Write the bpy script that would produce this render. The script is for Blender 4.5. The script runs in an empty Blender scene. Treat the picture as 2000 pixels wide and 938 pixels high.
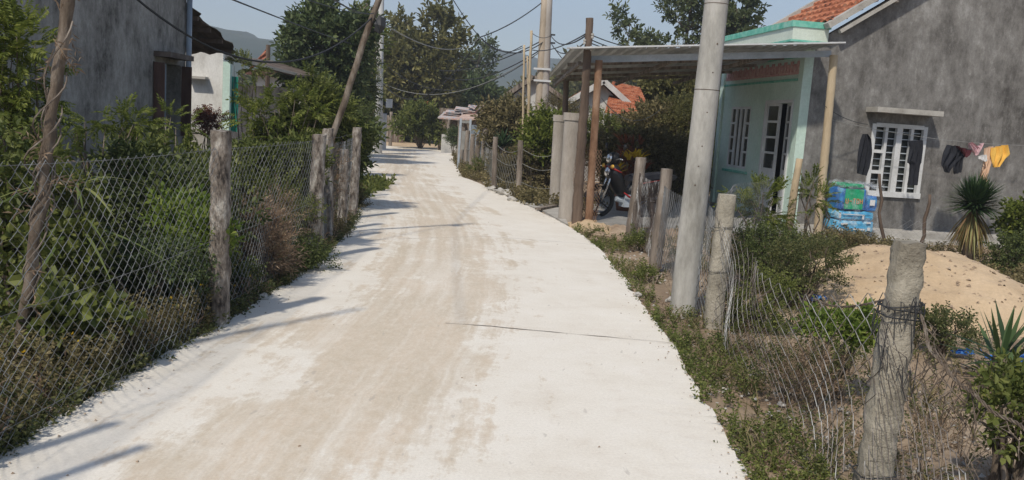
import bpy, math, random
import numpy as np
from mathutils import Vector, noise
rng = np.random.default_rng(7); random.seed(7)
SC = bpy.context.scene; COL = SC.collection
# ------------------------------------------------------------ camera
FPX = 1700.0; CAMH = 1.6
PIT = math.atan(230/FPX); ROL = math.atan(.068)
_F = np.array([0, math.cos(PIT), -math.sin(PIT)]); _R0 = np.array([1., 0, 0]); _U0 = np.array([0, math.sin(PIT), math.cos(PIT)])
_R = _R0*math.cos(ROL)+_U0*math.sin(ROL); _U = -_R0*math.sin(ROL)+_U0*math.cos(ROL)
cam = bpy.data.cameras.new('camera'); cam.sensor_width = 36; cam.lens = 36*FPX/2000
cam.clip_start = .05; cam.clip_end = 6000
co = bpy.data.objects.new('camera', cam); COL.objects.link(co)
from mathutils import Matrix
m = Matrix(((_R[0], _U[0], -_F[0], 0), (_R[1], _U[1], -_F[1], 0), (_R[2], _U[2], -_F[2], CAMH), (0, 0, 0, 1)))
co.matrix_world = m; SC.camera = co
# ------------------------------------------------------------ light
SUN_EL = math.radians(50); SUNX, SUNY = -.43, -.90      # where the sun stands, seen from the scene
_n = math.hypot(SUNX, SUNY); SUNX /= _n; SUNY /= _n
w = bpy.data.worlds.new('World'); SC.world = w; w.use_nodes = True
nt = w.node_tree; nt.nodes.clear()
sky = nt.nodes.new('ShaderNodeTexSky'); sky.sky_type = 'NISHITA'; sky.sun_disc = False
sky.sun_elevation = SUN_EL; sky.sun_rotation = math.atan2(SUNX, SUNY) % (2*math.pi)
sky.air_density = 1.0; sky.dust_density = 1.0; sky.ozone_density = 1.0
bg = nt.nodes.new('ShaderNodeBackground'); bg.inputs[1].default_value = .13
ow = nt.nodes.new('ShaderNodeOutputWorld')
nt.links.new(sky.outputs[0], bg.inputs[0]); nt.links.new(bg.outputs[0], ow.inputs[0])
sl = bpy.data.lights.new('sun', 'SUN'); sl.energy = 3.8; sl.angle = math.radians(2.2); sl.color = (1, .925, .81)
so = bpy.data.objects.new('sun', sl); COL.objects.link(so); so.location = (0, 0, 30)
dl = Vector((-SUNX*math.cos(SUN_EL), -SUNY*math.cos(SUN_EL), -math.sin(SUN_EL)))
so.rotation_euler = dl.to_track_quat('-Z', 'Y').to_euler()
SC.view_settings.view_transform = 'Standard'; SC.view_settings.look = 'None'
SC.view_settings.exposure = .08; SC.view_settings.gamma = 1; SC.view_settings.use_curve_mapping = False

# ------------------------------------------------------------ pixel to place
def ray(u, v): return _F+_R*(u-1000)/FPX-_U*(v-469)/FPX
def G(u, v, z=0.):                                    # the ground point seen at a pixel of the 2000 px photograph
    d = ray(u, v); return np.array([0, 0, CAMH])+d*(z-CAMH)/d[2]
def D(u, v, y):                                       # the point seen at a pixel, y metres ahead
    d = ray(u, v); return np.array([0, 0, CAMH])+d*y/d[1]
def A(*a): return np.array(a, float)

# ------------------------------------------------------------ meshes
class MB:
    def __init__(s): s.v = []; s.f = []; s.n = 0; s.uv = None
    def add(s, v, f):
        v = np.asarray(v, float).reshape(-1, 3)
        if isinstance(f, list) and f and isinstance(f[0], (list, tuple)):
            by = {}
            for q in f: by.setdefault(len(q), []).append(q)
            for q in by.values(): s.f.append(np.array(q, int)+s.n)
        else: s.f.append(np.asarray(f, int)+s.n)
        s.v.append(v); s.n += len(v); return s
    def box(s, c, h, ax=None, ay=None, az=None):
        c = A(*c); ax = A(1, 0, 0) if ax is None else A(*ax); ay = A(0, 1, 0) if ay is None else A(*ay)
        az = np.cross(ax, ay) if az is None else A(*az)
        v = [c+ax*h[0]*i+ay*h[1]*j+az*h[2]*k for i in (-1, 1) for j in (-1, 1) for k in (-1, 1)]
        return s.add(v, [[0, 1, 3, 2], [4, 6, 7, 5], [0, 4, 5, 1], [2, 3, 7, 6], [0, 2, 6, 4], [1, 5, 7, 3]])
    def tube(s, P, r, n=6, cap=True, sq=False, jit=0.):
        P = np.asarray(P, float); m = len(P); r = np.broadcast_to(np.asarray(r, float), (m,))
        T = np.gradient(P, axis=0); T /= np.linalg.norm(T, axis=1)[:, None]+1e-9
        up = A(0, 0, 1) if abs(T[0][2]) < .9 else A(1, 0, 0)
        X = np.cross(T, up); X /= np.linalg.norm(X, axis=1)[:, None]+1e-9; Y = np.cross(X, T)
        a = np.arange(n)/n*2*math.pi+(math.pi/4 if n == 4 else 0)
        k = np.ones(n)
        if sq: k = 1/np.maximum(abs(np.cos(a)), abs(np.sin(a))); k = np.minimum(k, 1.28)
        V = P[:, None]+r[:, None, None]*k[None, :, None]*(np.cos(a)[None, :, None]*X[:, None]+np.sin(a)[None, :, None]*Y[:, None])
        if jit: V = V+rng.normal(0, jit, V.shape)
        i = np.arange(m-1)[:, None]*n; j = np.arange(n)[None]; j2 = (j+1) % n
        F = np.stack([i+j, i+j2, i+n+j2, i+n+j], -1).reshape(-1, 4)
        s.add(V.reshape(-1, 3), F)
        if cap:
            s.f.append(np.array([list(range(n))[::-1]])+s.n-m*n); s.f.append(np.array([list(range(n))])+s.n-n)
        return s
    def tubes(s, P, r, n=3):                           # many paths of the same length at once: P (k, m, 3)
        P = np.asarray(P, float); k, m, _ = P.shape
        T = np.gradient(P, axis=1); T /= np.linalg.norm(T, axis=2)[..., None]+1e-9
        up = A(.13, .21, .97); X = np.cross(T, up); nl = np.linalg.norm(X, axis=2)[..., None]; X = X/(nl+1e-6); Y = np.cross(X, T)
        a = np.arange(n)/n*2*math.pi
        rr = np.broadcast_to(np.asarray(r, float), (k, m))
        V = P[:, :, None]+rr[:, :, None, None]*(np.cos(a)[:, None]*X[:, :, None]+np.sin(a)[:, None]*Y[:, :, None])
        b = (np.arange(k)*m*n)[:, None, None]+(np.arange(m-1)*n)[None, :, None]; j = np.arange(n); j2 = (j+1) % n
        F = np.stack([b+j, b+j2, b+n+j2, b+n+j], -1).reshape(-1, 4)
        return s.add(V.reshape(-1, 3), F)
    def grid(s, V):                                    # V (m, n, 3)
        m, n, _ = V.shape; i = np.arange(m-1)[:, None]*n; j = np.arange(n-1)[None]
        return s.add(V.reshape(-1, 3), np.stack([i+j, i+n+j, i+n+j+1, i+j+1], -1).reshape(-1, 4))
    def slab(s, V, t):                                 # a grid given a thickness t downwards
        W = V.copy(); W[..., 2] -= t; m, n, _ = V.shape; b = s.n
        s.grid(V); o = s.n; s.grid(W[::-1])
        for E1, E2 in ((V[0], W[0]), (V[-1][::-1], W[-1][::-1]), (V[:, 0][::-1], W[:, 0][::-1]), (V[:, -1], W[:, -1])):
            s.grid(np.stack([E1, E2]))
        return s
    def inst(s, T, F, pos, R, sc):                     # template T (m,3) faces F placed many times
        V = np.einsum('kij,mj->kmi', R, T)*np.asarray(sc).reshape(-1, 1, 1)+pos[:, None]
        k, m = len(pos), len(T)
        off = (np.arange(k)*m)[:, None, None]
        s.f.append((F[None]+off).reshape(-1, F.shape[1])+s.n); s.v.append(V.reshape(-1, 3)); s.n += k*m
        return s
    def lathe(s, c, prof, n=16, ax=(0, 0, 1)):
        ax = A(*ax); ax /= np.linalg.norm(ax); u = np.cross(ax, A(.3, .9, .1)); u /= np.linalg.norm(u); v = np.cross(ax, u)
        a = np.arange(n+1)/n*2*math.pi
        V = np.array([[A(*c)+ax*z+r*(math.cos(t)*u+math.sin(t)*v) for t in a] for r, z in prof])
        return s.grid(V)
    def build(s, name, mat, parent=None, smooth=False, root=None, uvs=None):
        V = np.concatenate(s.v); 
        if root is not None: V = V-A(*root)
        elif parent is not None: V = V-A(*ROOT[parent.as_pointer()])
        me = bpy.data.meshes.new(name)
        nf = sum(len(f) for f in s.f); nl = sum(f.size for f in s.f)
        me.vertices.add(len(V)); me.vertices.foreach_set('co', V.astype(np.float32).ravel())
        me.loops.add(nl); me.loops.foreach_set('vertex_index', np.concatenate([f.ravel() for f in s.f]).astype(np.int32))
        tot = np.concatenate([np.full(len(f), f.shape[1]) for f in s.f]).astype(np.int32)
        st = np.concatenate([[0], np.cumsum(tot)[:-1]]).astype(np.int32)
        me.polygons.add(nf); me.polygons.foreach_set('loop_start', st); me.polygons.foreach_set('loop_total', tot)
        me.update(calc_edges=True); me.validate()
        me.polygons.foreach_set('use_smooth', np.full(len(me.polygons), bool(smooth)))
        if uvs is not None:
            ul = me.uv_layers.new(name='UVMap'); li = np.empty(len(me.loops), np.int32); me.loops.foreach_get('vertex_index', li)
            ul.data.foreach_set('uv', uvs[li].astype(np.float32).ravel())
        me.materials.append(mat)
        o = bpy.data.objects.new(name, me); COL.objects.link(o)
        if root is not None: o.location = root
        if parent is not None: o.parent = parent; ROOT[o.as_pointer()] = ROOT[parent.as_pointer()]
        else: ROOT[o.as_pointer()] = tuple(root) if root is not None else (0, 0, 0)
        return o
ROOT = {}
def tag(o, label, cat, group=None, kind=None):
    o['label'] = label; o['category'] = cat
    if group: o['group'] = group
    if kind: o['kind'] = kind
    return o
def thing(name, label, cat, loc=(0, 0, 0), group=None):
    o = bpy.data.objects.new(name, None); COL.objects.link(o); o.location = tuple(loc); o.empty_display_size = .2
    ROOT[o.as_pointer()] = tuple(loc); return tag(o, label, cat, group)
def struct(o, label=None):
    o['kind'] = 'structure'
    if label: o['label'] = label
    return o
def copy_thing(o, loc, rz=0., sc=1., label=None):
    c = o.copy(); COL.objects.link(c); c.location = loc; c.rotation_euler = (0, 0, rz); c.scale = (sc, sc, sc)
    if label: c['label'] = label
    for ch in list(o.children):
        d = ch.copy(); COL.objects.link(d); d.parent = c
    return c

# ------------------------------------------------------------ materials
def newmat(name):
    m = bpy.data.materials.new(name); m.use_nodes = True; n = m.node_tree; b = n.nodes['Principled BSDF']; return m, n, b
def ramp(n, fac, stops):
    r = n.nodes.new('ShaderNodeValToRGB'); e = r.color_ramp.elements
    e[0].position, e[0].color = stops[0][0], (*stops[0][1], 1); e[1].position, e[1].color = stops[-1][0], (*stops[-1][1], 1)
    for p, c in stops[1:-1]: x = e.new(p); x.color = (*c, 1)
    n.links.new(fac, r.inputs[0]); return r.outputs[0]
def nz(n, scale, detail=6, rough=.6, stretch=(1, 1, 1), coord='Object', dist=0., loc=(0, 0, 0)):
    tc = n.nodes.new('ShaderNodeTexCoord'); mp = n.nodes.new('ShaderNodeMapping'); mp.inputs['Scale'].default_value = stretch
    mp.inputs['Location'].default_value = loc
    t = n.nodes.new('ShaderNodeTexNoise'); t.inputs['Scale'].default_value = scale; t.inputs['Detail'].default_value = detail
    t.inputs['Roughness'].default_value = rough; t.inputs['Distortion'].default_value = dist
    n.links.new(tc.outputs[coord], mp.inputs[0]); n.links.new(mp.outputs[0], t.inputs[0]); return t.outputs[0]
def mix(n, fac, a, b, mode='MIX'):
    x = n.nodes.new('ShaderNodeMix'); x.data_type = 'RGBA'; x.blend_type = mode
    for i, q in ((0, fac), (6, a), (7, b)):
        if isinstance(q, (int, float)): x.inputs[i].default_value = q
        elif isinstance(q, tuple): x.inputs[i].default_value = (*q, 1)
        else: n.links.new(q, x.inputs[i])
    return x.outputs[2]
def math_(n, op, a, b=0., c=0.):
    x = n.nodes.new('ShaderNodeMath'); x.operation = op
    for i, q in enumerate((a, b, c)):
        if isinstance(q, (int, float)): x.inputs[i].default_value = q
        else: n.links.new(q, x.inputs[i])
    return x.outputs[0]
def bump(n, b, h, s, d=.02):
    x = n.nodes.new('ShaderNodeBump'); x.inputs['Strength'].default_value = s; x.inputs['Distance'].default_value = d
    n.links.new(h, x.inputs['Height']); n.links.new(x.outputs[0], b.inputs['Normal'])
def M(name, stops, scale=3, rough=.85, bmp=.3, stretch=(1, 1, 1), detail=8, metal=0., lo=.3, hi=.7, fine=None, spec=.3, bd=.02):
    m, n, b = newmat(name); f = nz(n, scale, detail, .62, stretch)
    k = len(stops); c = ramp(n, f, [(lo+(hi-lo)*i/max(1, k-1), s) for i, s in enumerate(stops)])
    f2 = nz(n, fine or scale*14, 5, .7, stretch)
    c = mix(n, .35, c, ramp(n, f2, [(.3, (.45, .45, .45)), (.7, (1, 1, 1))]), 'MULTIPLY')
    n.links.new(c, b.inputs['Base Color']); b.inputs['Roughness'].default_value = rough; b.inputs['Metallic'].default_value = metal
    b.inputs['Specular IOR Level'].default_value = spec
    if bmp: bump(n, b, f2, bmp, bd)
    return m
def leafmat(name, a, b_, c_=None, trans=.35, rough=.55, patch=(1., 1., 1.)):
    m, n, b = newmat(name); g = n.nodes.new('ShaderNodeNewGeometry')
    st = [(0., a), (.6, b_), (1., c_ or b_)]
    c = ramp(n, g.outputs['Random Per Island'], st)
    big = nz(n, 1.1, 2, .5)
    c = mix(n, .8, c, ramp(n, big, [(.35, (.72, .74, .7)), (.65, (1.15, 1.1, 1.0))]), 'MULTIPLY')
    n.links.new(c, b.inputs['Base Color']); b.inputs['Roughness'].default_value = rough; b.inputs['Specular IOR Level'].default_value = .25
    t = n.nodes.new('ShaderNodeBsdfTranslucent'); n.links.new(c, t.inputs[0])
    x = n.nodes.new('ShaderNodeMixShader'); x.inputs[0].default_value = trans
    o = n.nodes['Material Output']; n.links.new(b.outputs[0], x.inputs[1]); n.links.new(t.outputs[0], x.inputs[2]); n.links.new(x.outputs[0], o.inputs[0])
    return m
MAT = {}
def mk(k, *a, **q): MAT[k] = M(k, *a, **q)
mk('soil', [(.19, .13, .085), (.33, .25, .17), (.46, .36, .26)], .9, bmp=.6, fine=16)
mk('bank', [(.22, .15, .10), (.36, .27, .19), (.50, .40, .30)], 2.5, bmp=.9, fine=14)
mk('sand', [(.46, .33, .20), (.55, .41, .26), (.62, .47, .31)], 1.5, bmp=.5, fine=30)
mk('pole_concrete', [(.24, .23, .205), (.36, .35, .32), (.45, .435, .40), (.50, .49, .46)], 4, bmp=.35, stretch=(1, 1, .3), fine=50, lo=.34, hi=.66)
mk('post_concrete', [(.24, .215, .17), (.38, .345, .275), (.48, .44, .36)], 5, bmp=.9, fine=45)
mk('old_post', [(.055, .045, .038), (.21, .175, .145), (.33, .29, .25), (.55, .51, .45)], 16, bmp=1., stretch=(1, 1, .4), fine=60, lo=.36, hi=.64)
mk('wood_dark', [(.075, .052, .038), (.14, .10, .075), (.2, .15, .115)], 5, bmp=.6, stretch=(1, 1, .12))
mk('wood_grey', [(.09, .07, .055), (.24, .20, .165), (.40, .35, .30)], 11, bmp=.7, stretch=(1, 1, .12))
mk('bark', [(.07, .05, .038), (.18, .14, .105), (.36, .31, .26)], 13, bmp=.7, stretch=(1, 1, .3))
mk('shutter_wood', [(.05, .028, .022), (.10, .055, .042), (.15, .09, .07)], 5, bmp=.3, stretch=(1, 1, .2))
mk('pillar', [(.28, .25, .215), (.38, .345, .305), (.46, .425, .385)], 3, bmp=.3, stretch=(1, 1, .3))
mk('whitewash', [(.50, .48, .44), (.70, .69, .65), (.80, .79, .76)], 2.6, bmp=.2, stretch=(1, 1, .5))
mk('bamboo', [(.36, .27, .16), (.48, .38, .25), (.55, .46, .32)], 3, bmp=.3, stretch=(1, 1, .2))
mk('rust', [(.13, .07, .04), (.26, .15, .09), (.38, .26, .18)], 6, bmp=.5, stretch=(1, 1, .4))
mk('tile', [(.13, .055, .035), (.36, .12, .06), (.48, .18, .09), (.42, .26, .18)], 5, bmp=.5, fine=22, lo=.35, hi=.68)
mk('dark_tile', [(.06, .035, .03), (.14, .07, .055), (.24, .15, .12)], 3, bmp=.3)
mk('mint', [(.48, .64, .55), (.57, .72, .635), (.63, .76, .69)], 1.5, rough=.7, bmp=.08, fine=20)
mk('mint_trim', [(.08, .36, .27), (.17, .50, .39), (.35, .58, .48)], 7, rough=.7, bmp=.1)
mk('cream', [(.55, .62, .53), (.66, .72, .63)], 2, rough=.8, bmp=.1)
mk('white_paint', [(.55, .56, .56), (.72, .73, .73)], 3, rough=.5, bmp=.05)
mk('pink_trim', [(.42, .22, .2), (.60, .35, .33), (.62, .5, .46)], 16, bmp=.2)
mk('grey_steel', [(.28, .32, .36), (.40, .45, .50), (.5, .54, .58)], 2, rough=.5, bmp=.1)
mk('tin', [(.34, .345, .34), (.50, .51, .51), (.6, .61, .61)], 2, rough=.5, bmp=.1, metal=.3)
mk('tin_brown', [(.06, .045, .035), (.13, .10, .08), (.22, .18, .15)], 3, rough=.8, bmp=.2)
mk('white_wall', [(.36, .35, .33), (.55, .54, .51), (.66, .65, .62)], 2.4, bmp=.2, stretch=(1, 1, .4))
mk('plinth', [(.30, .28, .25), (.43, .41, .37), (.5, .48, .44)], 3, bmp=.3)
mk('black', [(.012, .012, .014), (.02, .02, .022)], 3, rough=.4, bmp=0)
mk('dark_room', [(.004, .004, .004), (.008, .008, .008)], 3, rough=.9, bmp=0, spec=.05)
mk('cable', [(.025, .027, .03), (.05, .052, .056)], 3, rough=.6, bmp=0)
mk('cable_pale', [(.2, .2, .19), (.32, .32, .3)], 3, rough=.6, bmp=0)
mk('galv', [(.10, .10, .095), (.22, .225, .225), (.42, .43, .43)], 4, rough=.5, bmp=0, metal=.3)
mk('rust_wire', [(.035, .025, .02), (.10, .075, .06), (.55, .55, .53)], 3.2, rough=.6, bmp=0, lo=.38, hi=.60)
mk('mesh_old', [(.07, .055, .045), (.20, .18, .165), (.46, .46, .44)], 2.2, rough=.6, bmp=0, lo=.36, hi=.62)
mk('warm_concrete', [(.30, .24, .17), (.42, .345, .26), (.5, .42, .33)], 3, bmp=.3, stretch=(1, 1, .3))
mk('brick', [(.3, .11, .07), (.42, .18, .11)], 5, bmp=.4)
mk('rubble', [(.32, .30, .27), (.5, .48, .44), (.6, .58, .54)], 5, bmp=.6)
mk('chrome', [(.6, .6, .6), (.75, .75, .75)], 3, rough=.2, bmp=0, metal=.9)
mk('tyre', [(.012, .012, .012), (.03, .03, .028)], 8, rough=.8, bmp=.2)
mk('red_paint', [(.28, .02, .02), (.38, .035, .03)], 3, rough=.3, bmp=0)
mk('cloth_black', [(.013, .014, .02), (.028, .03, .038)], 6, rough=.9, bmp=.1)
mk('cloth_maroon', [(.05, .01, .015), (.09, .02, .025)], 6, rough=.9, bmp=.1)
mk('cloth_pink', [(.62, .38, .42), (.72, .5, .53)], 6, rough=.9, bmp=.1)
mk('cloth_yellow', [(.75, .42, .07), (.85, .52, .12)], 6, rough=.9, bmp=.1)
mk('cloth_beige', [(.62, .40, .26), (.72, .52, .38)], 6, rough=.9, bmp=.1)
mk('cloth_white', [(.62, .62, .62), (.75, .75, .75)], 6, rough=.9, bmp=.1)
mk('tarp', [(.015, .10, .42), (.04, .2, .62), (.2, .38, .7)], 9, rough=.4, bmp=.3)
mk('green_net', [(.01, .14, .10), (.03, .3, .22)], 9, rough=.7, bmp=.2)
mk('grey_blue', [(.16, .2, .24), (.27, .32, .37), (.36, .41, .45)], 3, rough=.6, bmp=.1, stretch=(1, 1, .3))
mk('terracotta_pot', [(.22, .1, .06), (.32, .15, .09)], 6, bmp=.3)
mk('hill', [(.018, .035, .018), (.035, .055, .03), (.07, .08, .05)], .012, bmp=0, fine=.15)
mk('floor_cement', [(.24, .235, .22), (.34, .33, .31)], 2, bmp=.15)
mk('dead_leaf', [(.18, .11, .05), (.33, .23, .12), (.45, .34, .2)], 8, bmp=0)
def plaster(name, stops, seed):
    m, n, b = newmat(name)
    a = nz(n, 1.3, 10, .74, (1, 1, .6), loc=(seed, 0, 0)); s = nz(n, 5.5, 8, .75, (1, 1, .16), loc=(0, seed, 0)); e = nz(n, 3.2, 10, .8, (1, 1, .7), loc=(5, 2, seed))
    f = math_(n, 'ADD', math_(n, 'ADD', math_(n, 'MULTIPLY', a, .42), math_(n, 'MULTIPLY', s, .14)), math_(n, 'MULTIPLY', e, .44))
    c = ramp(n, f, stops)
    sp = nz(n, 2.6, 6, .7, (1, 1, .28), loc=(seed*2, 1, 3)); q = math_(n, 'MULTIPLY', ramp(n, sp, [(.57, (0, 0, 0)), (.68, (1, 1, 1))]), .28)
    c = mix(n, q, c, stops[-1][1])
    sp2 = nz(n, 9, 5, .7, (1, 1, .5), loc=(seed, 4, 3)); c = mix(n, math_(n, 'MULTIPLY', ramp(n, sp2, [(.60, (0, 0, 0)), (.68, (1, 1, 1))]), .35), c, stops[-1][1])
    f2 = nz(n, 45, 6, .75); c = mix(n, .45, c, ramp(n, f2, [(.3, (.55, .55, .55)), (.7, (1, 1, 1))]), 'MULTIPLY')
    n.links.new(c, b.inputs['Base Color']); b.inputs['Roughness'].default_value = .92; b.inputs['Specular IOR Level'].default_value = .2
    bump(n, b, math_(n, 'ADD', a, math_(n, 'MULTIPLY', f2, .3)), .35, .03); return m
MAT['plaster'] = plaster('grey_cement_plaster', [(.40, (.075, .07, .064)), (.47, (.15, .143, .134)), (.53, (.215, .207, .195)), (.63, (.38, .375, .36))], 3)
MAT['plaster_old'] = plaster('old_cement_plaster', [(.40, (.08, .072, .062)), (.47, (.25, .235, .21)), (.54, (.38, .36, .325)), (.64, (.58, .55, .51))], 9)
def road_mat():
    m, n, b = newmat('road_concrete')
    uv = n.nodes.new('ShaderNodeUVMap'); sp = n.nodes.new('ShaderNodeSeparateXYZ'); n.links.new(uv.outputs[0], sp.inputs[0])
    def un(scale, st, d=7, r=.6, loc=(0, 0, 0)):
        mp = n.nodes.new('ShaderNodeMapping'); mp.inputs['Scale'].default_value = st; mp.inputs['Location'].default_value = loc; n.links.new(uv.outputs[0], mp.inputs[0])
        t = n.nodes.new('ShaderNodeTexNoise'); t.inputs['Scale'].default_value = scale; t.inputs['Detail'].default_value = d; t.inputs['Roughness'].default_value = r
        n.links.new(mp.outputs[0], t.inputs[0]); return t.outputs[0]
    big = un(.9, (1.2, .8, 1), 10, .72, (4.2, 1.3, 0)); streak = un(5.5, (1.5, .05, 1), 5, .65); grain = un(60, (1, 1, 1), 5, .8); mid = un(5, (1, 1, 1), 8, .7, (2, 5, 0))
    # band of dust left of the middle of the lane: u is metres from the left kerb
    u = sp.outputs[0]
    band = math_(n, 'SUBTRACT', 1., math_(n, 'MULTIPLY', math_(n, 'ABSOLUTE', math_(n, 'SUBTRACT', u, 1.28)), .95))
    fin = un(22, (1, .5, 1), 8, .75, (9, 3, 0))
    v = math_(n, 'ADD', math_(n, 'ADD', math_(n, 'MULTIPLY', band, .20), math_(n, 'MULTIPLY', big, .95)), math_(n, 'ADD', math_(n, 'ADD', math_(n, 'MULTIPLY', streak, .34), math_(n, 'MULTIPLY', mid, .26)), math_(n, 'MULTIPLY', fin, .16)))
    dust = ramp(n, v, [(.90, (0, 0, 0)), (.935, (.6, .6, .6)), (1.01, (1, 1, 1))])
    base = ramp(n, un(1.7, (1, 1, 1), 9, .7), [(.3, (.69, .635, .545)), (.5, (.755, .71, .625)), (.7, (.79, .75, .675))])
    dust = math_(n, 'MULTIPLY', dust, ramp(n, streak, [(.38, (.5, .5, .5)), (.55, (1, 1, 1))]))
    dust = math_(n, 'MULTIPLY', dust, ramp(n, fin, [(.32, (.55, .55, .55)), (.58, (1, 1, 1))]))
    c = mix(n, math_(n, 'MULTIPLY', dust, .8), base, ramp(n, un(3, (1, .3, 1), 6, .7, (1, 8, 0)), [(.35, (.50, .415, .30)), (.65, (.61, .50, .375))]))
    c = mix(n, math_(n, 'MULTIPLY', ramp(n, mid, [(.55, (0, 0, 0)), (.72, (1, 1, 1))]), .30), c, (.56, .47, .38))
    c = mix(n, .38, c, ramp(n, grain, [(.32, (.62, .6, .58)), (.62, (1, 1, 1))]), 'MULTIPLY')
    sc = un(14, (1.3, .35, 1), 3, .5, (7, 7, 0)); c = mix(n, math_(n, 'MULTIPLY', ramp(n, sc, [(.68, (0, 0, 0)), (.73, (1, 1, 1))]), .4), c, (.36, .32, .28))
    n.links.new(c, b.inputs['Base Color']); b.inputs['Roughness'].default_value = .9; b.inputs['Specular IOR Level'].default_value = .2
    bump(n, b, math_(n, 'ADD', math_(n, 'MULTIPLY', grain, .3), mid), .25, .012); return m
MAT['road'] = road_mat()
L = {}
L['mid'] = leafmat('leaf_mid', (.08, .105, .025), (.155, .185, .05), (.25, .27, .085))
L['light'] = leafmat('leaf_light', (.10, .13, .026), (.17, .215, .042), (.29, .32, .08), .45)
L['lime'] = leafmat('leaf_lime', (.11, .17, .03), (.19, .27, .05), (.29, .35, .085), .45)
L['dark'] = leafmat('leaf_dark', (.055, .075, .024), (.10, .13, .042), (.17, .20, .07), .25)
L['deep'] = leafmat('leaf_deep', (.05, .078, .03), (.09, .125, .05), (.155, .19, .078), .25)
L['olive'] = leafmat('leaf_olive', (.09, .09, .032), (.15, .15, .055), (.24, .225, .09), .3)
L['weed'] = leafmat('leaf_weed', (.06, .08, .03), (.12, .135, .05), (.2, .195, .085), .3)
L['dry'] = leafmat('leaf_dry', (.20, .135, .095), (.33, .24, .17), (.48, .38, .28), .3, .8)
L['drygreen'] = leafmat('leaf_drygreen', (.11, .095, .045), (.19, .165, .08), (.30, .25, .14), .3, .8)
L['reddish'] = leafmat('leaf_reddish', (.12, .035, .02), (.22, .07, .04), (.2, .13, .07), .3)
L['orange'] = leafmat('leaf_orange', (.30, .12, .04), (.45, .21, .06), (.42, .30, .10), .3)
L['yellow'] = leafmat('leaf_yellow', (.55, .33, .02), (.7, .48, .03), (.75, .55, .05), .3)
L['euca'] = leafmat('leaf_blue_green', (.06, .085, .035), (.11, .14, .06), (.18, .21, .10), .3)
L['yucca'] = leafmat('leaf_yucca', (.025, .055, .02), (.05, .095, .035), (.10, .15, .06), .15, .45)
L['dracaena'] = leafmat('leaf_dracaena', (.10, .14, .04), (.2, .24, .08), (.32, .33, .12), .3)
L['deadskirt'] = leafmat('leaf_dead_skirt', (.22, .13, .06), (.30, .24, .10), (.36, .36, .16), .2)

# ------------------------------------------------------------ foliage kit
def norm(v): return v/(np.linalg.norm(v, axis=-1, keepdims=True)+1e-9)
def frames(d, roll=None):
    d = norm(d); k = len(d); up = norm(rng.normal(0, .35, (k, 3))+A(0, 0, 1)); y = norm(np.cross(up, d)); z = np.cross(d, y)
    if roll is not None:
        c, s = np.cos(roll)[:, None], np.sin(roll)[:, None]; y, z = y*c+z*s, z*c-y*s
    return np.stack([d, y, z], -1)
def leaf_tmpl(w=.3, fold=.12, droop=.1):
    if w >= .295: return np.array([[0, 0, 0], [.22, w*.8, fold], [.62, w*.85, fold*.7], [1, 0, -droop], [.62, -w*.85, fold*.7], [.22, -w*.8, fold]]), np.array([[0, 3, 2], [0, 2, 1], [0, 5, 4], [0, 4, 3]])
    return np.array([[0, 0, 0], [.4, w, fold], [1, 0, -droop], [.4, -w, fold]]), np.array([[0, 2, 1], [0, 3, 2]])
def sprig_tmpl(kind, seed=0):
    r = np.random.default_rng(seed); V = []; F = []; n = 0
    def leaf(p, d, size, w, nrm):
        nonlocal n
        d = d/np.linalg.norm(d); y = np.cross(nrm, d); y /= np.linalg.norm(y)+1e-9; z = np.cross(d, y)
        T, f = leaf_tmpl(w); V.append(p+size*(T@np.stack([d, y, z]))); F.append(f+n); n += len(T)
    if kind == 'pinnate':
        for i in range(8):
            t = .12+.88*i/8; p = A(t, 0, .1*math.sin(t*2)-.18*t*t)
            for s in (-1, 1): leaf(p, A(.55, s, -.15+r.normal(0, .15)), .30*(1-.3*abs(t-.5)), .2, A(r.normal(0, .25), r.normal(0, .25), 1))
        leaf(A(1, 0, -.1), A(1, 0, -.2), .26, .22, A(0, 0, 1))
    elif kind == 'broad':
        for i in range(7):
            a = i*2.4; t = .15+.85*i/7; leaf(A(t, 0, 0), A(.6, math.cos(a), math.sin(a)), .42, .3, A(r.normal(0, .4), r.normal(0, .4), 1))
        leaf(A(1, 0, 0), A(1, .1, 0), .4, .3, A(0, 0, 1))
    elif kind == 'small':
        for i in range(14):
            a = i*2.4; t = .1+.9*i/14; leaf(A(t, 0, 0)+r.normal(0, .03, 3), A(.5, math.cos(a), math.sin(a)), .2, .29, A(r.normal(0, .5), r.normal(0, .5), 1))
    elif kind == 'big':
        for i in range(4):
            a = i*1.9; leaf(A(.2+.2*i, 0, 0), A(.5, math.cos(a), .5*math.sin(a)), .75, .42, A(r.normal(0, .3), r.normal(0, .3), 1))
    elif kind == 'twig':
        for i in range(9):
            a = i*2.4; t = .1+.9*i/9; leaf(A(t, 0, 0), A(1.1, math.cos(a), math.sin(a)), .26, .045, A(r.normal(0, .5), r.normal(0, .5), 1))
    # stem
    T = np.array([[0, .012, 0], [0, -.012, 0], [1, 0, -.05]]); V.append(T); F.append(np.array([[0, 1, 2]])+n); n += 3
    T = np.array([[0, 0, .012], [0, 0, -.012], [1, 0, -.05]]); V.append(T); F.append(np.array([[0, 1, 2]])+n); n += 3
    return np.concatenate(V), np.concatenate(F)
TM = {k: [sprig_tmpl(k, s) for s in range(3)] for k in ('pinnate', 'broad', 'small', 'big', 'twig')}
def sprigs(mb, kind, pos, d, size):
    k = len(pos); which = rng.integers(0, 3, k); R = frames(d, rng.uniform(-.6, .6, k)); size = np.broadcast_to(size, (k,))
    for i in range(3):
        q = which == i
        if q.any(): mb.inst(*TM[kind][i], pos[q], R[q], size[q]*rng.uniform(.7, 1.25, q.sum()))
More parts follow.
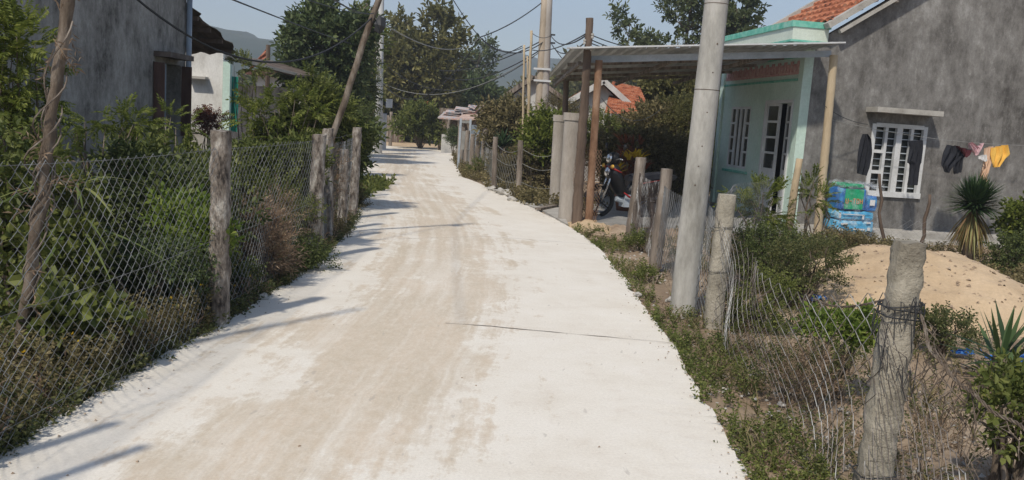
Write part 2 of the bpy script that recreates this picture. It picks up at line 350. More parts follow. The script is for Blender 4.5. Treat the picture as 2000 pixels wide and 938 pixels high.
def ball(k, shell=.35):
    d = norm(rng.normal(size=(k, 3))); return d*(rng.uniform(0, 1, (k, 1))**shell)
def crown_pts(c, r, clumps, per, spread=.33, flat=1.):
    """clump centres in an ellipsoid, then points round each: uneven outline with gaps"""
    c = A(*c); r = A(*r); cc = ball(clumps, .4)*r
    rad = rng.uniform(.6, 1.35, clumps)*spread
    n = np.maximum(3, (per*(rad/spread)**2).astype(int)); pos = []; dr = []
    for i in range(clumps):
        b = ball(n[i], .45); q = cc[i]+b*rad[i]*r*A(1, 1, flat)
        pos.append(q); dr.append(norm(b)*.8+norm(cc[i]/r)*.55)
    return c+cc, c+np.concatenate(pos), np.concatenate(dr)
def shrub(name, label, cat, base, c, r, kind='pinnate', mat='mid', clumps=14, per=30, size=.22, group=None, up=.35, spread=.36, wood='bark', wr=.014, zmin=.0):
    t = thing(name, label, cat, base, group); b = MB(); f = MB()
    cc, P, d = crown_pts(c, r, clumps, per, spread)
    k = P[:, 2] > zmin; P = P[k]; d = d[k]
    sprigs(f, kind, P, d+A(0, 0, up), size)
    base = A(*base)
    for q in cc:
        s = base+A(*(rng.normal(0, .04, 2)), -.03); mid = s*.45+q*.55+A(*(rng.normal(0, .06, 2)), .08)
        pts = np.array([s, s*.7+mid*.3+rng.normal(0, .02, 3), mid, mid*.4+q*.6+rng.normal(0, .03, 3), q])
        b.tube(pts, np.array([1, .85, .65, .45, .15])*wr, 5)
    b.build('branches', MAT[wood], t, True); f.build('foliage', L[mat], t)
    return t
def tree(name, label, base, H, c, r, kind='pinnate', mat='mid', clumps=40, per=45, size=.5, group=None, tr=.14, spread=.25, wood='bark', up=.2, lean=(0, 0), cat='tree', flat=.8, parts=True, extra=None):
    t = thing(name, label, cat, base, group); base = A(*base); c = A(*c)
    cc, P, d = crown_pts(c, r, clumps, per, spread, flat)
    f = MB(); sprigs(f, kind, P, d+A(0, 0, up), size)
    b = MB(); top = A(c[0], c[1], c[2]+r[2]*.45); n = 9
    s = np.linspace(0, 1, n)[:, None]; path = base*(1-s)+top*s; path[:, :2] += np.cumsum(rng.normal(0, tr*.35, (n, 2)), 0)*(s > 0)
    path[0, 2] -= .2; b.tube(path, np.linspace(1.15, .3, n)*tr, 8)
    for q in cc:
        hz = max(base[2]+.5, q[2]-rng.uniform(.2, .6)*np.linalg.norm(q-path[-1])); k = int(np.clip((hz-base[2])/(top[2]-base[2]+1e-6)*(n-1), 1, n-1)); p0 = path[k]
        m1 = p0*.5+q*.5+rng.normal(0, .08, 3)*np.linalg.norm(q-p0); b.tube([p0, p0*.7+m1*.3, m1, m1*.4+q*.6, q], np.array([.38, .3, .2, .13, .05])*tr*(1.1-.5*k/n), 5)
    b.build('trunk', MAT[wood], t, True); f.build('crown', L[mat], t)
    return t
def blades(mb, pos, n, length, width, spread=.5, droop=.5, seg=4, up=1., jl=.25):
    """n curved blades from every position"""
    pos = np.repeat(np.asarray(pos), n, 0); k = len(pos); a = rng.uniform(0, 2*math.pi, k); s = rng.uniform(.1, 1, k)*spread
    d = norm(np.stack([np.cos(a)*s, np.sin(a)*s, np.full(k, up)*np.ones(k)], -1)); le = np.broadcast_to(length, (k,))*rng.uniform(1-jl, 1+jl, k)
    t = np.linspace(0, 1, seg+1); side = norm(np.cross(d, A(.01, .02, 1)+rng.normal(0, .2, (k, 3))))
    P = pos[:, None]+d[:, None]*(le[:, None]*t)[..., None]; hor = norm(A(1, 1, 0)*d)
    P = P+hor[:, None]*(le[:, None]*t**2*droop*.5)[..., None]; P[..., 2] -= le[:, None]*t**2*droop*.55
    w = (width*(1-t**1.5)*.5+width*.04)[None, :, None]; V = np.stack([P-side[:, None]*w, P+side[:, None]*w], 2)
    m = seg+1; b = (np.arange(k)*m*2)[:, None]+(np.arange(seg)*2)[None]
    F = np.stack([b, b+1, b+3, b+2], -1).reshape(-1, 4); mb.add(V.reshape(-1, 3), F)
def rough_post(mb, p0, p1, w, sq=True, amp=.01, n=10, seed=0, taper=.9, step=.045, fr=9):
    p0 = A(*p0); p1 = A(*p1); Ls = np.linalg.norm(p1-p0); m = max(4, int(Ls/step)); s = np.linspace(0, 1, m)[:, None]; P = p0*(1-s)+p1*s
    a = np.arange(n)/n*2*math.pi; k = np.ones(n)
    if sq: k = np.minimum(1/np.maximum(abs(np.cos(a)), abs(np.sin(a))), 1.25)
    rows = []
    for i in range(m):
        r = w/2*(1+(taper-1)*i/m); row = []
        for j in range(n):
            o = A(math.cos(a[j]), math.sin(a[j]), 0)*r*k[j]; q = Vector((P[i]+o)*fr)+Vector((seed*3.1, seed, 0))
            row.append(P[i]+o*(1+(noise.noise(q)+.6*noise.noise(q*2.7))*amp/r)+A(0, 0, (noise.noise(q*1.3)*amp*1.5 if i == m-1 else 0)))
        rows.append(row)
    V = np.array(rows); V = np.concatenate([V, V[:, :1]], 1); mb.grid(V)
    top = V[-1][:-1]; mb.add(np.vstack([top, top.mean(0)+A(0, 0, amp*.5)]), [[i, (i+1) % n, n] for i in range(n)])
    return mb
def chain(mb, A0, B0, z0, z1, w=.05, hz=.0425, r=.0021, bulge=.015, top=None, seed=0, n=3, ph=0):
    A0 = A(*A0); B0 = A(*B0); Ls = np.linalg.norm(B0-A0); k = int(Ls/w); m = int((z1-z0)/hz)+1
    d = (B0-A0)/Ls; nn = A(-d[1], d[0]); i = np.arange(k)[:, None]; j = np.arange(m)[None]
    s = (i+((i+j) % 2))*w; z = z0+j*hz+0*s; depth = np.where((i+j) % 2 == 0, r, -r)
    if top is not None:
        f = s/Ls; zt = top(f); z = z0+(z-z0)*(zt-z0)/(z1-z0)
    fx = np.sin(s*2.3+z*3+seed)*bulge+np.sin(s*5.1-z*5+seed)*bulge*.4; sx = np.sin(z*6+s*1.7+seed)*bulge*.6
    x = A0[0]+d[0]*(s+sx)+nn[0]*(fx+depth); y = A0[1]+d[1]*(s+sx)+nn[1]*(fx+depth)
    z = z+np.sin(s*3+seed)*bulge*.5
    P = np.stack([x, y, z], -1); k3 = P.shape[0]
    # rounded knuckles: resample each leg in two so that bends read as bends
    mb.tubes(P, r, n)
    return P
def cable(label, p0, p1, sag, r=.012, mat='cable', n=24, group=None, name='power_cable', kink=0):
    p0 = A(*p0); p1 = A(*p1); t = np.linspace(0, 1, n)[:, None]; P = p0*(1-t)+p1*t; P[:, 2] -= (4*sag*t*(1-t))[:, 0]
    b = MB().tube(P, r, 5); return tag(b.build(name, MAT[mat], root=tuple(p0)), label, 'cable', group)

# ============================================================ SETTING
EL = [(-2.25, -8), (-2.22, 0), (-2.21, 3.7), (-2.2, 4.8), (-2.1, 6.16), (-2.03, 7.4), (-2.03, 8.8), (-2.08, 10.4), (-2.26, 12.25), (-2.73, 15.03), (-3.77, 20.83), (-5.0, 28.0), (-5.75, 33.5), (-6.4, 38.5), (-7.2, 44)]
ER = [(1.05, -8), (1.1, 0), (1.2, 3.94), (1.28, 4.98), (1.30, 6.25), (1.26, 8.59), (1.24, 10.95), (1.03, 13.48), (.53, 15.88), (-.06, 18.35), (-.56, 20.46), (-1.22, 23.52), (-2.14, 29.21), (-2.84, 38.0), (-3.2, 47.1)]
def resample(Q, n):
    Q = np.array(Q, float); y = Q[:, 1]; yy = np.concatenate([np.arange(-8, 24, .07), np.linspace(24, 44, 80)]) if n is None else n
    x = np.interp(yy, y, Q[:, 0]); k = 25; xs = np.convolve(np.pad(x, k, 'edge'), np.ones(2*k+1)/(2*k+1), 'same')[k:-k]; return np.stack([xs, yy], -1)
eL = resample(EL, None); eR = resample(ER, None)
def edge_noise(E, s, sgn):
    E = E.copy()
    for i in range(len(E)):
        y = E[i, 1]; v = noise.noise(Vector((y*1.3, s, 0)))*.03+noise.noise(Vector((y*7, s, 2)))*.018+noise.noise(Vector((y*19, s, 5)))*.010
        E[i, 0] += v
    return E
eL = edge_noise(eL, 1.5, -1); eR = edge_noise(eR, 7.7, 1)
for yy, dx, wd in ((8.72, .05, .12), (10.0, .02, .1), (7.6, .03, .06), (5.2, .03, .1)):
    eR[:, 0] -= dx*np.exp(-((eR[:, 1]-yy)/wd)**4)
nx = 14; tt = np.linspace(0, 1, nx)
V = eL[:, None]*(1-tt[None, :, None])+eR[:, None]*tt[None, :, None]; Z = np.zeros(V.shape[:2])
for i in range(V.shape[0]):
    for j in (0, 1, nx-2, nx-1): Z[i, j] = -.004*abs(noise.noise(Vector((V[i, j, 0]*5, V[i, j, 1]*5, 0))))-(.006 if j in (0, nx-1) else 0)
RV = np.concatenate([V, Z[..., None]], -1)
b = MB(); b.slab(RV, .11)
us = []
for arr in b.v:                                       # u = metres from the left edge, v = metres along
    x = np.interp(arr[:, 1], eL[:, 1], eL[:, 0]); us.append(np.stack([arr[:, 0]-x, arr[:, 1]], -1))
road = struct(b.build('road', MAT['road'], uvs=np.concatenate(us)))
def joint(pts, w, name):
    P = []
    pts = np.array(pts); n = 90; t = np.linspace(0, 1, n); x = np.interp(t, np.linspace(0, 1, len(pts)), pts[:, 0]); y = np.interp(t, np.linspace(0, 1, len(pts)), pts[:, 1])
    y = y+np.array([noise.noise(Vector((q*6, pts[0, 1], 0)))*.012+noise.noise(Vector((q*30, pts[0, 1], 0)))*.005 for q in x]); ww = w*np.clip([.9+1.2*noise.noise(Vector((q*5, 4, pts[0, 1]))) for q in x], .25, 2)
    b = MB(); b.grid(np.stack([np.stack([x, y-ww, np.full(n, .004)], -1), np.stack([x, y+ww, np.full(n, .004)], -1)], 0))
    return b.build(name, MAT['wood_dark'], road)
joint([G(870, 632)[:2], G(960, 638)[:2], G(1100, 651)[:2], G(1318, 671)[:2]], .005, 'joint')
joint([G(700, 470)[:2], G(950, 462)[:2], G(1158, 478)[:2]], .004, 'joint')
# ground sheet
def road_x(y): return np.interp(y, eL[:, 1], eL[:, 0]), np.interp(y, eR[:, 1], eR[:, 0])
gx = np.unique(np.concatenate([np.linspace(-9, 9, 181), np.linspace(-60, -9, 30), np.linspace(9, 60, 30), [-2500, -700, -250, 250, 700, 2500]]))
gy = np.unique(np.concatenate([np.linspace(-8, 30, 300), np.linspace(30, 80, 50), [-400, -100, -30, 150, 300, 800, 2500]]))
X, Y = np.meshgrid(gx, gy, indexing='ij'); Zg = np.zeros_like(X)
for i in range(X.shape[0]):
    for j in range(X.shape[1]):
        x, y = X[i, j], Y[i, j]
        if abs(x) < 60 and y < 80:
            l, r_ = road_x(min(y, 43)); dd = max(l-x, x-r_)
            h = -.035+noise.noise(Vector((x*.8, y*.8, 0)))*.05+noise.noise(Vector((x*3, y*3, 1)))*.025+noise.noise(Vector((x*9, y*9, 1)))*.008
            Zg[i, j] = -.09 if (dd < 0 and y < 44) else h*min(1, .5+max(dd, 0)*1.2)-.025
        else: Zg[i, j] = -.12
struct(MB().grid(np.stack([X, Y, Zg], -1)).build('ground', MAT['soil'], smooth=True))
def gz(x, y): return float(-.05)
# dirt road crossing behind the end of the lane
b = MB(); P0 = [G(700, 268), G(760, 264), G(905, 293), G(1000, 312)]; P1 = [G(700, 284), G(768, 288), G(905, 300), G(1000, 322)]
top = np.array([[p[0], p[1], -.004] for p in P0]); bot = np.array([[p[0], p[1], -.004] for p in P1])
t = np.linspace(0, 1, 2)[:, None, None]; b.slab(bot[None]*(1-t)+top[None]*t, .1); struct(b.build('dirt_road', MAT['sand']))
# concrete apron in front of the gate
q = [G(1000, 389), G(1092, 394), G(1122, 441), G(1062, 413)]; b = MB(); W = np.array([[[q[0][0], q[0][1], .012], [q[1][0], q[1][1], .012]], [[q[3][0], q[3][1], .012], [q[2][0]-.1, q[2][1], .012]]])
b.slab(W, .1); struct(b.build('gate_apron', MAT['plinth']))
# hills
def hill(name, prof, dist, depth, seed):
    n = 90; xs = np.linspace(prof[0][0], prof[-1][0], n); ys = np.interp(xs, [p[0] for p in prof], [p[1] for p in prof])
    rows = []
    for k, f in enumerate((0, .25, .5, .75, 1., 1.3)):
        row = []
        for i in range(n):
            p = D(xs[i], ys[i], dist); h = p[2]; g = math.sin(min(1, f)*math.pi/2) if f <= 1 else .6
            yy = dist-depth*(1-f); row.append([p[0], yy, -1+(h+1)*g+noise.noise(Vector((xs[i]*.03, f*4, seed)))*h*.09*(1 if 0 < f < 1.2 else .35)])
        rows.append(row)
    return struct(MB().grid(np.array(rows)).build(name, MAT['hill'], smooth=True))
hill('hill', [(-300, 150), (100, 80), (350, 48), (430, 57), (480, 66), (540, 82), (600, 98), (700, 125), (850, 190), (900, 230)], 520, 260, 3)
hill('hill', [(780, 180), (880, 125), (930, 102), (960, 97), (1000, 104), (1040, 112), (1075, 118), (1150, 112), (1300, 95), (1500, 130), (1900, 200), (2300, 240)], 760, 300, 8)

# ============================================================ LEFT FENCE
def fence_thing(name, label, loc): return thing(name, label, 'fence', loc)
fl = fence_thing('chain_link_fence', 'long chain link fence with weathered posts along the left edge of the concrete lane', (-2.15, 6.2, -.05))
LP = [(427, 630, 432, 255, .135, 1), (612, 505, 624, 263, .15, 2), (640, 470, 641, 252, .13, 3), (668, 447, 673, 292, .13, 4), (688, 425, 698, 250, .14, 5), (692, 408, 688, 262, .13, 6)]
line = [(-2.3, -1.0), (-2.18, 3.7), (-2.13, 6.2), (-2.13, 9.27), (-2.22, 10.4), (-2.38, 12.1), (-2.55, 13.6), (-3.0, 16.2), (-3.9, 20.5), (-4.75, 25.0), (-5.3, 28.4)]
for bx_, by_, tx_, ty_, wd, sd in LP:
    p = G(bx_, by_); q = D(tx_, ty_, p[1]); rough_post(MB(), p-A(0, 0, .15), q, wd, True, .012, 12, sd).build('post', MAT['old_post'], fl, True)
for k, (x, y) in enumerate([(-2.42, 3.12), (-2.2, 2.78), (-2.2, .6), (-3.05, 16.4), (-3.5, 18.6), (-3.95, 20.7), (-4.4, 23.), (-4.85, 25.4), (-5.2, 27.6)]):
    rough_post(MB(), (x, y, -.2), (x+.05, y, 1.3+.1*math.sin(k*2)), .08 if k < 2 else .12, False, .012, 9, k+20).build('post', MAT['wood_grey' if k > 4 else 'old_post'], fl, True)
b = MB(); ZT = 1.3
for i in range(len(line)-1):
    far = i >= 5
    chain(b, line[i], line[i+1], .0, ZT if i < 3 else 1.22, *((.05, .0425, .0019) if not far else (.07, .06, .003)), bulge=.02, seed=i*1.3)
b.build('wire_mesh', MAT['galv'], fl)
b = MB()
for z in (1.27, .62, .1):
    for i in range(len(line)-1):
        n = 10; t = np.linspace(0, 1, n)[:, None]; P = np.column_stack([A(*line[i])*(1-t)+A(*line[i+1])*t, np.full(n, z)]); P[:, 2] += -np.sin(t[:, 0]*math.pi)*.015; b.tube(P, .002, 4)
b.build('tension_wire', MAT['galv'], fl)
# leaning bamboo-like pole with dry vine
p0 = G(32, 735); p1 = D(142, -60, p0[1]); t = thing('wooden_pole', 'thin crooked wooden pole wrapped in dry vine behind the left chain link fence', 'pole', p0)
n = 26; s = np.linspace(0, 1, n)[:, None]; P = p0*(1-s)+p1*s; P[:, 0] += np.array([noise.noise(Vector((0, 0, i*.4)))*.035 for i in range(n)]); P[:, 1] += np.array([noise.noise(Vector((3, 0, i*.4)))*.03 for i in range(n)])
P = np.vstack([P, P[-1]+A(.13, .05, .7)]); MB().tube(P, np.linspace(.034, .030, n+1), 9, jit=.003).build('shaft', MAT['bark'], t, True)
b = MB()
for k in range(7):
    i0 = rng.integers(4, 18); m = 16; zz = np.linspace(0, 1, m); a = zz*rng.uniform(5, 11)+k; i1 = min(n, i0+7); seg = np.array([P[int(i0+(i1-i0)*q)]*(1-((i0+(i1-i0)*q) % 1))+P[min(n, int(i0+(i1-i0)*q)+1)]*((i0+(i1-i0)*q) % 1) for q in zz])
    rr = .042+.035*rng.uniform()*np.sin(zz*math.pi)*(2 if k % 3 == 0 else .6); b.tube(seg+np.stack([np.cos(a)*rr, np.sin(a)*rr, 0*a], -1), .005, 4)
b.build('dry_vine', MAT['wood_grey'], t)
b = MB(); sprigs(b, 'twig', P[rng.integers(6, n, 26)]+rng.normal(0, .03, (26, 3)), rng.normal(0, 1, (26, 3))+A(0, 0, -.6), .2); b.build('dry_twigs', L['dry'], t)

# ============================================================ RIGHT FENCE
fr = fence_thing('chain_link_fence', 'sagging rusty chain link fence with rough concrete posts along the right edge of the lane', (1.75, 6, -.05))
pr0b = G(1695, 990); pr0b = A(pr0b[0], pr0b[1], -.12); pr0t = D(1778, 472, pr0b[1]+.02)
o = rough_post(MB(), pr0b, pr0t, .132, True, .012, 16, 3, .93, .02, 14).build('post', MAT['post_concrete'], fr, True); o['label'] = 'leaning near post with a chipped pitted top'
p = G(1392, 630); q = D(1420, 380, p[1]); rough_post(MB(), p-A(0, 0, .1), q, .155, True, .008, 14, 5).build('post', MAT['post_concrete'], fr, True)
for bx_, by_, tx_, ty_, wd, mt in ((1278, 520, 1303, 330, .14, 'wood_grey'), (1232, 458, 1252, 308, .165, 'wood_grey')):
    p = G(bx_, by_); q = D(tx_, ty_, p[1]); rough_post(MB(), p-A(0, 0, .1), q, wd, True, .01, 10, bx_).build('post', MAT[mt], fr, True)
rough_post(MB(), (1.95, 1.3, -.2), (2.0, 1.3, 1.15), .15).build('post', MAT['post_concrete'], fr, True)
line = [(1.92, 1.3), (1.585, 3.68), (1.74, 7.42), (1.76, 10.5), (1.87, 13.9), (1.3, 14.55), (1.02, 14.95)]
b = MB()
chain(b, line[0], line[1], .02, 1.0, .05, .042, .0022, .05, top=lambda f: .95-.62*np.sin(np.clip(f, 0, 1)*math.pi)**.8+.0*f, seed=4)
chain(b, line[1], line[2], .02, 1.0, .085, .065, .0025, .05, top=lambda f: .96-.22*np.sin(np.clip(f, 0, 1)*math.pi)**1.2, seed=2)
b.build('wire_mesh', MAT['mesh_old'], fr)
b = MB()
chain(b, line[2], line[3], .02, 1.0, .05, .045, .0026, .03, seed=6); b.build('wire_mesh', MAT['galv'], fr)
b = MB(); chain(b, line[3], line[4], .02, 1.0, .05, .05, .0025, .03, seed=7); b.build('wire_mesh', MAT['rust_wire'], fr)
b = MB(); chain(b, line[5], line[6], .02, 1.28, .03, .035, .003, .03); chain(b, (1.36, 14.3), (.98, 14.7), .02, 1.25, .03, .035, .0035, .05, seed=3); b.build('folded_mesh', MAT['rust'], fr)
# wires bound round the near post, twisted cable falling away to the right
def ring(mb, c, r, z, tilt=.0, rw=.004, turns=1.15):
    a = np.linspace(0, 2*math.pi*turns, 26); k = 1/np.maximum(abs(np.cos(a)), abs(np.sin(a))); k = np.minimum(k, 1.25)
    mb.tube(np.stack([c[0]+np.cos(a)*r*k, c[1]+np.sin(a)*r*k, z+tilt*np.cos(a)+a*.0015], -1), rw, 5)
b = MB(); ax = (pr0t-pr0b)/(pr0t[2]-pr0b[2])
for z, tl in ((.925, .012), (.87, -.006), (.16, .01), (.905, -.008)): c = pr0b+ax*(z-pr0b[2]); b = MB(); ring(b, c, .078, z, tl, .0035); b.build('binding_wire', MAT['cable'], fr)
c = G(1400, 600); 
for z in (.83, .45): b = MB(); pp = G(1392, 630); qq = D(1420, 380, pp[1]); cc = pp+(qq-pp)*(z/qq[2]); ring(b, cc, .083, z, .006, .003); b.build('binding_wire', MAT['cable'], fr)
b = MB()
for k in range(16):
    z = rng.uniform(.62, 1.0); c = pr0b+ax*(z-pr0b[2]); m = 7; a0 = rng.uniform(2.6, 5.2); pts = [c+A(math.cos(a0+i*.12)*(.092+.02*rng.uniform()), math.sin(a0+i*.12)*.095, i*rng.uniform(-.03, .012)+rng.normal(0, .018)) for i in range(m)]; b.tube(pts, .0022, 4)
b.build('tangled_wire', MAT['cable'], fr)
b = MB(); n = 60; t = np.linspace(0, 1, n); 
c0 = pr0b+ax*(.93-pr0b[2]); ctl = np.array([D(1786, 596, 3.72), D(1815, 672, 3.55), D(1850, 728, 3.42), D(1900, 770, 3.28), D(1960, 815, 3.12), D(2030, 862, 2.95)]); Pc = np.stack([np.interp(t, np.linspace(0, 1, 6), ctl[:, i]) for i in range(3)], -1); Pc += np.stack([np.sin(t*17)*.008, t*0, np.sin(t*23)*.008], -1)
for ph in (0, 2.1, 4.2): b.tube(Pc+np.stack([np.cos(t*60+ph)*.005, t*0, np.sin(t*60+ph)*.005], -1), .0034, 5)
n = 40; t = np.linspace(0, 1, n); c1 = np.array([c0[0]-.02+t*.03, c0[1]+.09+t*1.0, .93-.20*np.sin(t*math.pi*.5)]).T
for ph in (0, 3.1): b.tube(c1+np.stack([np.cos(t*60+ph)*.005, t*0, np.sin(t*60+ph)*.005], -1), .004, 5)
for k in range(40):
    t0 = rng.uniform(.0, .95); s = Pc[int(t0*59)]; m = 6; zs = rng.uniform(.03, .08); pts = [s+A(.03*(i % 2)+rng.normal(0, .012), rng.normal(0, .02)-.02*i*(k % 3-1), -i*zs+.03) for i in range(m)]; b.tube(pts, .0022, 4)
b.build('twisted_cable', MAT['bark'], fr)

# far right fence of old wooden posts with loose wires
ff = fence_thing('post_fence', 'old grey post and wire fence curving along the right edge beyond the gate', (-.8, 21, -.05))
FP = [(1013, 386, 1017, 275), (965, 372, 968, 268), (942, 346, 948, 251), (920, 338, 924, 262), (908, 330, 914, 255), (900, 325, 905, 249), (896, 318, 899, 247), (928, 342, 936, 262)]
for k, (a_, b_, c_, d_) in enumerate(FP):
    p = G(a_, b_); q = D(c_, d_, p[1]); rough_post(MB(), p-A(0, 0, .15), q, .13 if k < 2 else .16, True, .01, 8, k+40).build('post', MAT['wood_grey'], ff, True)
pts = [G(1085, 400), G(1013, 386), G(965, 372), G(942, 346), G(920, 338), G(900, 325)]
b = MB()
for z in (.35, .75, 1.05):
    for i in range(5):
        n = 9; t = np.linspace(0, 1, n)[:, None]; P = pts[i]*(1-t)+pts[i+1]*t; P[:, 2] = z-.06*np.sin(t[:, 0]*math.pi)*(1+z); b.tube(P, .005, 4)
for i in range(1, 5): chain(b, pts[i][:2], pts[i+1][:2], .0, .95, .09, .08, .003)
b.build('wire', MAT['cable_pale'], ff)

# inner fence in front of the house
fi = fence_thing('garden_fence', 'thin chain link garden fence on crooked stakes in front of the grey house', (3.4, 12.5, -.05))
line2 = [(2.0, 8.6), (2.9, 11.4), (3.95, 13.4), (5.6, 13.2), (6.6, 13.0), (9.2, 13.0)]
b = MB()
for i in range(len(line2)-1): chain(b, line2[i], line2[i+1], .0, 1.0 if i < 2 else .55, .055, .05, .0021, .02, seed=i)
b.build('wire_mesh', MAT['galv'], fi)
def stake(bx_, by_, tx_, ty_, y, wd, mt, parent, wob=.03):
    q = D(tx_, ty_, y); p = D(bx_, by_, y); n = 8; s = np.linspace(0, 1, n)[:, None]; p = p+(p-q)*(.15); P = p*(1-s)+q*s; P[:, 0] += np.array([noise.noise(Vector((bx_, i*.7, 0)))*wob for i in range(n)])
    return MB().tube(P, np.linspace(wd, wd*.75, n)/2, 7, jit=.002).build('stake', MAT[mt], parent, True)
stake(1540, 450, 1561, 310, 13.3, .14, 'bamboo', fi); stake(1724, 495, 1716, 340, 13.0, .055, 'wood_dark', fi, .09); stake(1800, 478, 1816, 380, 13.1, .06, 'wood_dark', fi, .06)

# ============================================================ BIG ROUND POLE
p0 = G(1334, 602); p1 = D(1400, 0, p0[1]); ax = (p1-p0)/(p1[2]-p0[2])
t = thing('utility_pole', 'thick round grey concrete utility pole at the right edge of the lane in front', 'pole', p0)
n = 30; zz = np.linspace(-.3, 7.5, n); MB().tube(p0+ax*zz[:, None], np.interp(zz, [0, 7.5], [.122, .075]), 28, jit=.0006).build('shaft', MAT['pole_concrete'], t, True)
for z in (2.0, 2.75): c = p0+ax*z; MB().tube([c-A(0, 0, .003), c+A(0, 0, .003)], np.interp(z, [0, 7.5], [.1235, .0765]), 28).build('seam', MAT['wood_dark'], t)
for k, z in enumerate((1.15, 1.32, 1.5, 1.8, 2.15, 2.4)): c = p0+ax*z+A(-.035+.012*k, -np.interp(z, [0, 7.5], [.118, .071]), 0); MB().lathe(c, [(0, -.004), (.007, -.004), (.007, .003)], 8, (0, 1, 0)).build('bolt_hole', MAT['wood_dark'], t)

# ============================================================ RIGHT HOUSE
O = D(1577, 112, 16); O[2] = 0; TH = math.radians(8); UU = A(math.cos(TH), math.sin(TH), 0); VV = A(-math.sin(TH), math.cos(TH), 0); ZZ = A(0, 0, 1)
def H_(u, v, z): return O+UU*u+VV*v+ZZ*z
def hbox(mb, u0, u1, v0, v1, z0, z1): return mb.box(H_((u0+u1)/2, (v0+v1)/2, (z0+z1)/2), ((u1-u0)/2, (v1-v0)/2, (z1-z0)/2), UU, VV, ZZ)
house = thing('house', 'grey cement house with mint front wall and orange tiled roof on the right', 'house', tuple(O))
SL = .66; E0 = (.35, 3.62); RDG = (4.6, 3.62+SL*4.25)
wu = (1.42, 2.47); wz = (.78, 2.02)
# gable wall with its window opening
b = MB(); hbox(b, 0, wu[0], 0, .15, 0, 3.38); hbox(b, wu[1], 9.2, 0, .15, 0, 3.38); hbox(b, wu[0], wu[1], 0, .15, 0, wz[0]); hbox(b, wu[0], wu[1], 0, .15, wz[1], 3.38)
prof = [(0.0, 3.38), (9.2, 3.38), (9.0, 3.5), (4.6, RDG[1]-.09), (E0[0], E0[1]-.09), (E0[0], 3.5)]
v = [H_(u, 0, z) for u, z in prof]+[H_(u, .15, z) for u, z in prof]; k = len(prof)
b.add(v, [list(range(k)), list(range(k, 2*k))[::-1]]+[[i, k+i, k+(i+1) % k, (i+1) % k] for i in range(k)])
b.build('gable_wall', MAT['plaster'], house)
b = MB(); hbox(b, .13, .28, .152, 4.1, 0, .15); hbox(b, 9.05, 9.2, .15, 4.1, 0, 3.5); hbox(b, .0, 9.2, 3.95, 4.1, 0, 3.5); b.build('inner_wall', MAT['plinth'], house)
# mint front: openings door v .35-1.45, window v 2.3-3.35
dv = (.38, 1.5); dz = (.12, 2.3); fv = (2.28, 3.35); fz = (.95, 2.25)
b = MB(); 
hbox(b, -.004, .13, -.004, dv[0], .1, 3.36); hbox(b, -.004, .13, dv[0], dv[1], dz[1], 3.36); hbox(b, -.004, .13, dv[1], fv[0], .1, 3.36); hbox(b, -.004, .13, fv[0], fv[1], fz[1], 3.36)
hbox(b, -.004, .13, fv[0], fv[1], .1, fz[0]); hbox(b, -.004, .13, fv[1], 4.0, .1, 3.36); b.build('mint_wall', MAT['mint'], house)
for v0 in (-.012, 3.86): b = MB(); hbox(b, -.05, -.006, v0, v0+.182, .1, 3.3); b.build('corner_pilaster', MAT['mint'], house)
b = MB(); hbox(b, -.035, -.006, .176, 3.855, 3.12, 3.17); hbox(b, -.035, -.006, .176, 3.855, 2.70, 2.74)
hbox(b, -.05, -.006, fv[0]-.12, fv[1]+.12, fz[0]-.10, fz[0]-.05); b.build('mint_trim', MAT['mint_trim'], house)
b = MB(); n = 26
for i in range(n):
    v0 = .22+3.6*i/n; hbox(b, -.03, -.006, v0, v0+.10, 2.86, 3.06-(.05 if i % 2 else 0)); 
hbox(b, -.02, -.006, .2, 3.84, 2.82, 2.86); b.build('pink_lattice', MAT['pink_trim'], house)
def leafpanel(parent, name, face, a0, a1, z0, z1, off, swing=None, panes=4, solid=0.):
    """one framed leaf with glass bars; face 'v' = mint front, 'u' = gable"""
    fr_ = MB(); gl = MB()
    def bx(mb, a, b_, c, d, o0, o1):
        if swing is not None:
            cu, cv, ang = swing; du = A(math.cos(ang), math.sin(ang)); nu = A(-du[1], du[0]); L_ = b_-a; m_ = (a+b_)/2-a0; ctr = A(cu, cv)+du*m_+nu*((o0+o1)/2)
            w_ax = UU*du[0]+VV*du[1]; n_ax = UU*nu[0]+VV*nu[1]; mb.box(H_(ctr[0], ctr[1], (c+d)/2), (L_/2, (o1-o0)/2, (d-c)/2), w_ax, n_ax, ZZ)
        elif face == 'v': hbox(mb, o0, o1, a, b_, c, d)
        else: hbox(mb, a, b_, o0, o1, c, d)
    o0, o1 = off; st = .05
    bx(fr_, a0, a0+st, z0, z1, o0, o1); bx(fr_, a1-st, a1, z0, z1, o0, o1); bx(fr_, a0+st, a1-st, z0, z0+st, o0, o1); bx(fr_, a0+st, a1-st, z1-st, z1, o0, o1)
    zs = z0+st+(z1-z0-2*st)*solid
    if solid: bx(fr_, a0+st, a1-st, z0+st, zs, o0+.01, o1-.01)
    for i in range(1, panes): zc = zs+(z1-st-zs)*i/panes; bx(fr_, a0+st, a1-st, zc-.022, zc+.022, o0+.004, o1-.004)
    mid_ = (o0+o1)/2; bx(gl, a0+st, a1-st, zs, z1-st, mid_-.003, mid_+.003)
    f = fr_.build(name, MAT['white_paint'], parent); gl.build('pane', MAT['glass'], f); return f
m_, n_, b_ = newmat('window_glass'); b_.inputs['Base Color'].default_value = (.02, .025, .025, 1); b_.inputs['Roughness'].default_value = .15; b_.inputs['Specular IOR Level'].default_value = .5
gn = nz(n_, 2.5, 3); n_.links.new(ramp(n_, gn, [(.3, (.012, .016, .016)), (.7, (.05, .055, .05))]), b_.inputs['Base Color']); MAT['glass'] = m_
q = (fv[1]-fv[0])/3.6
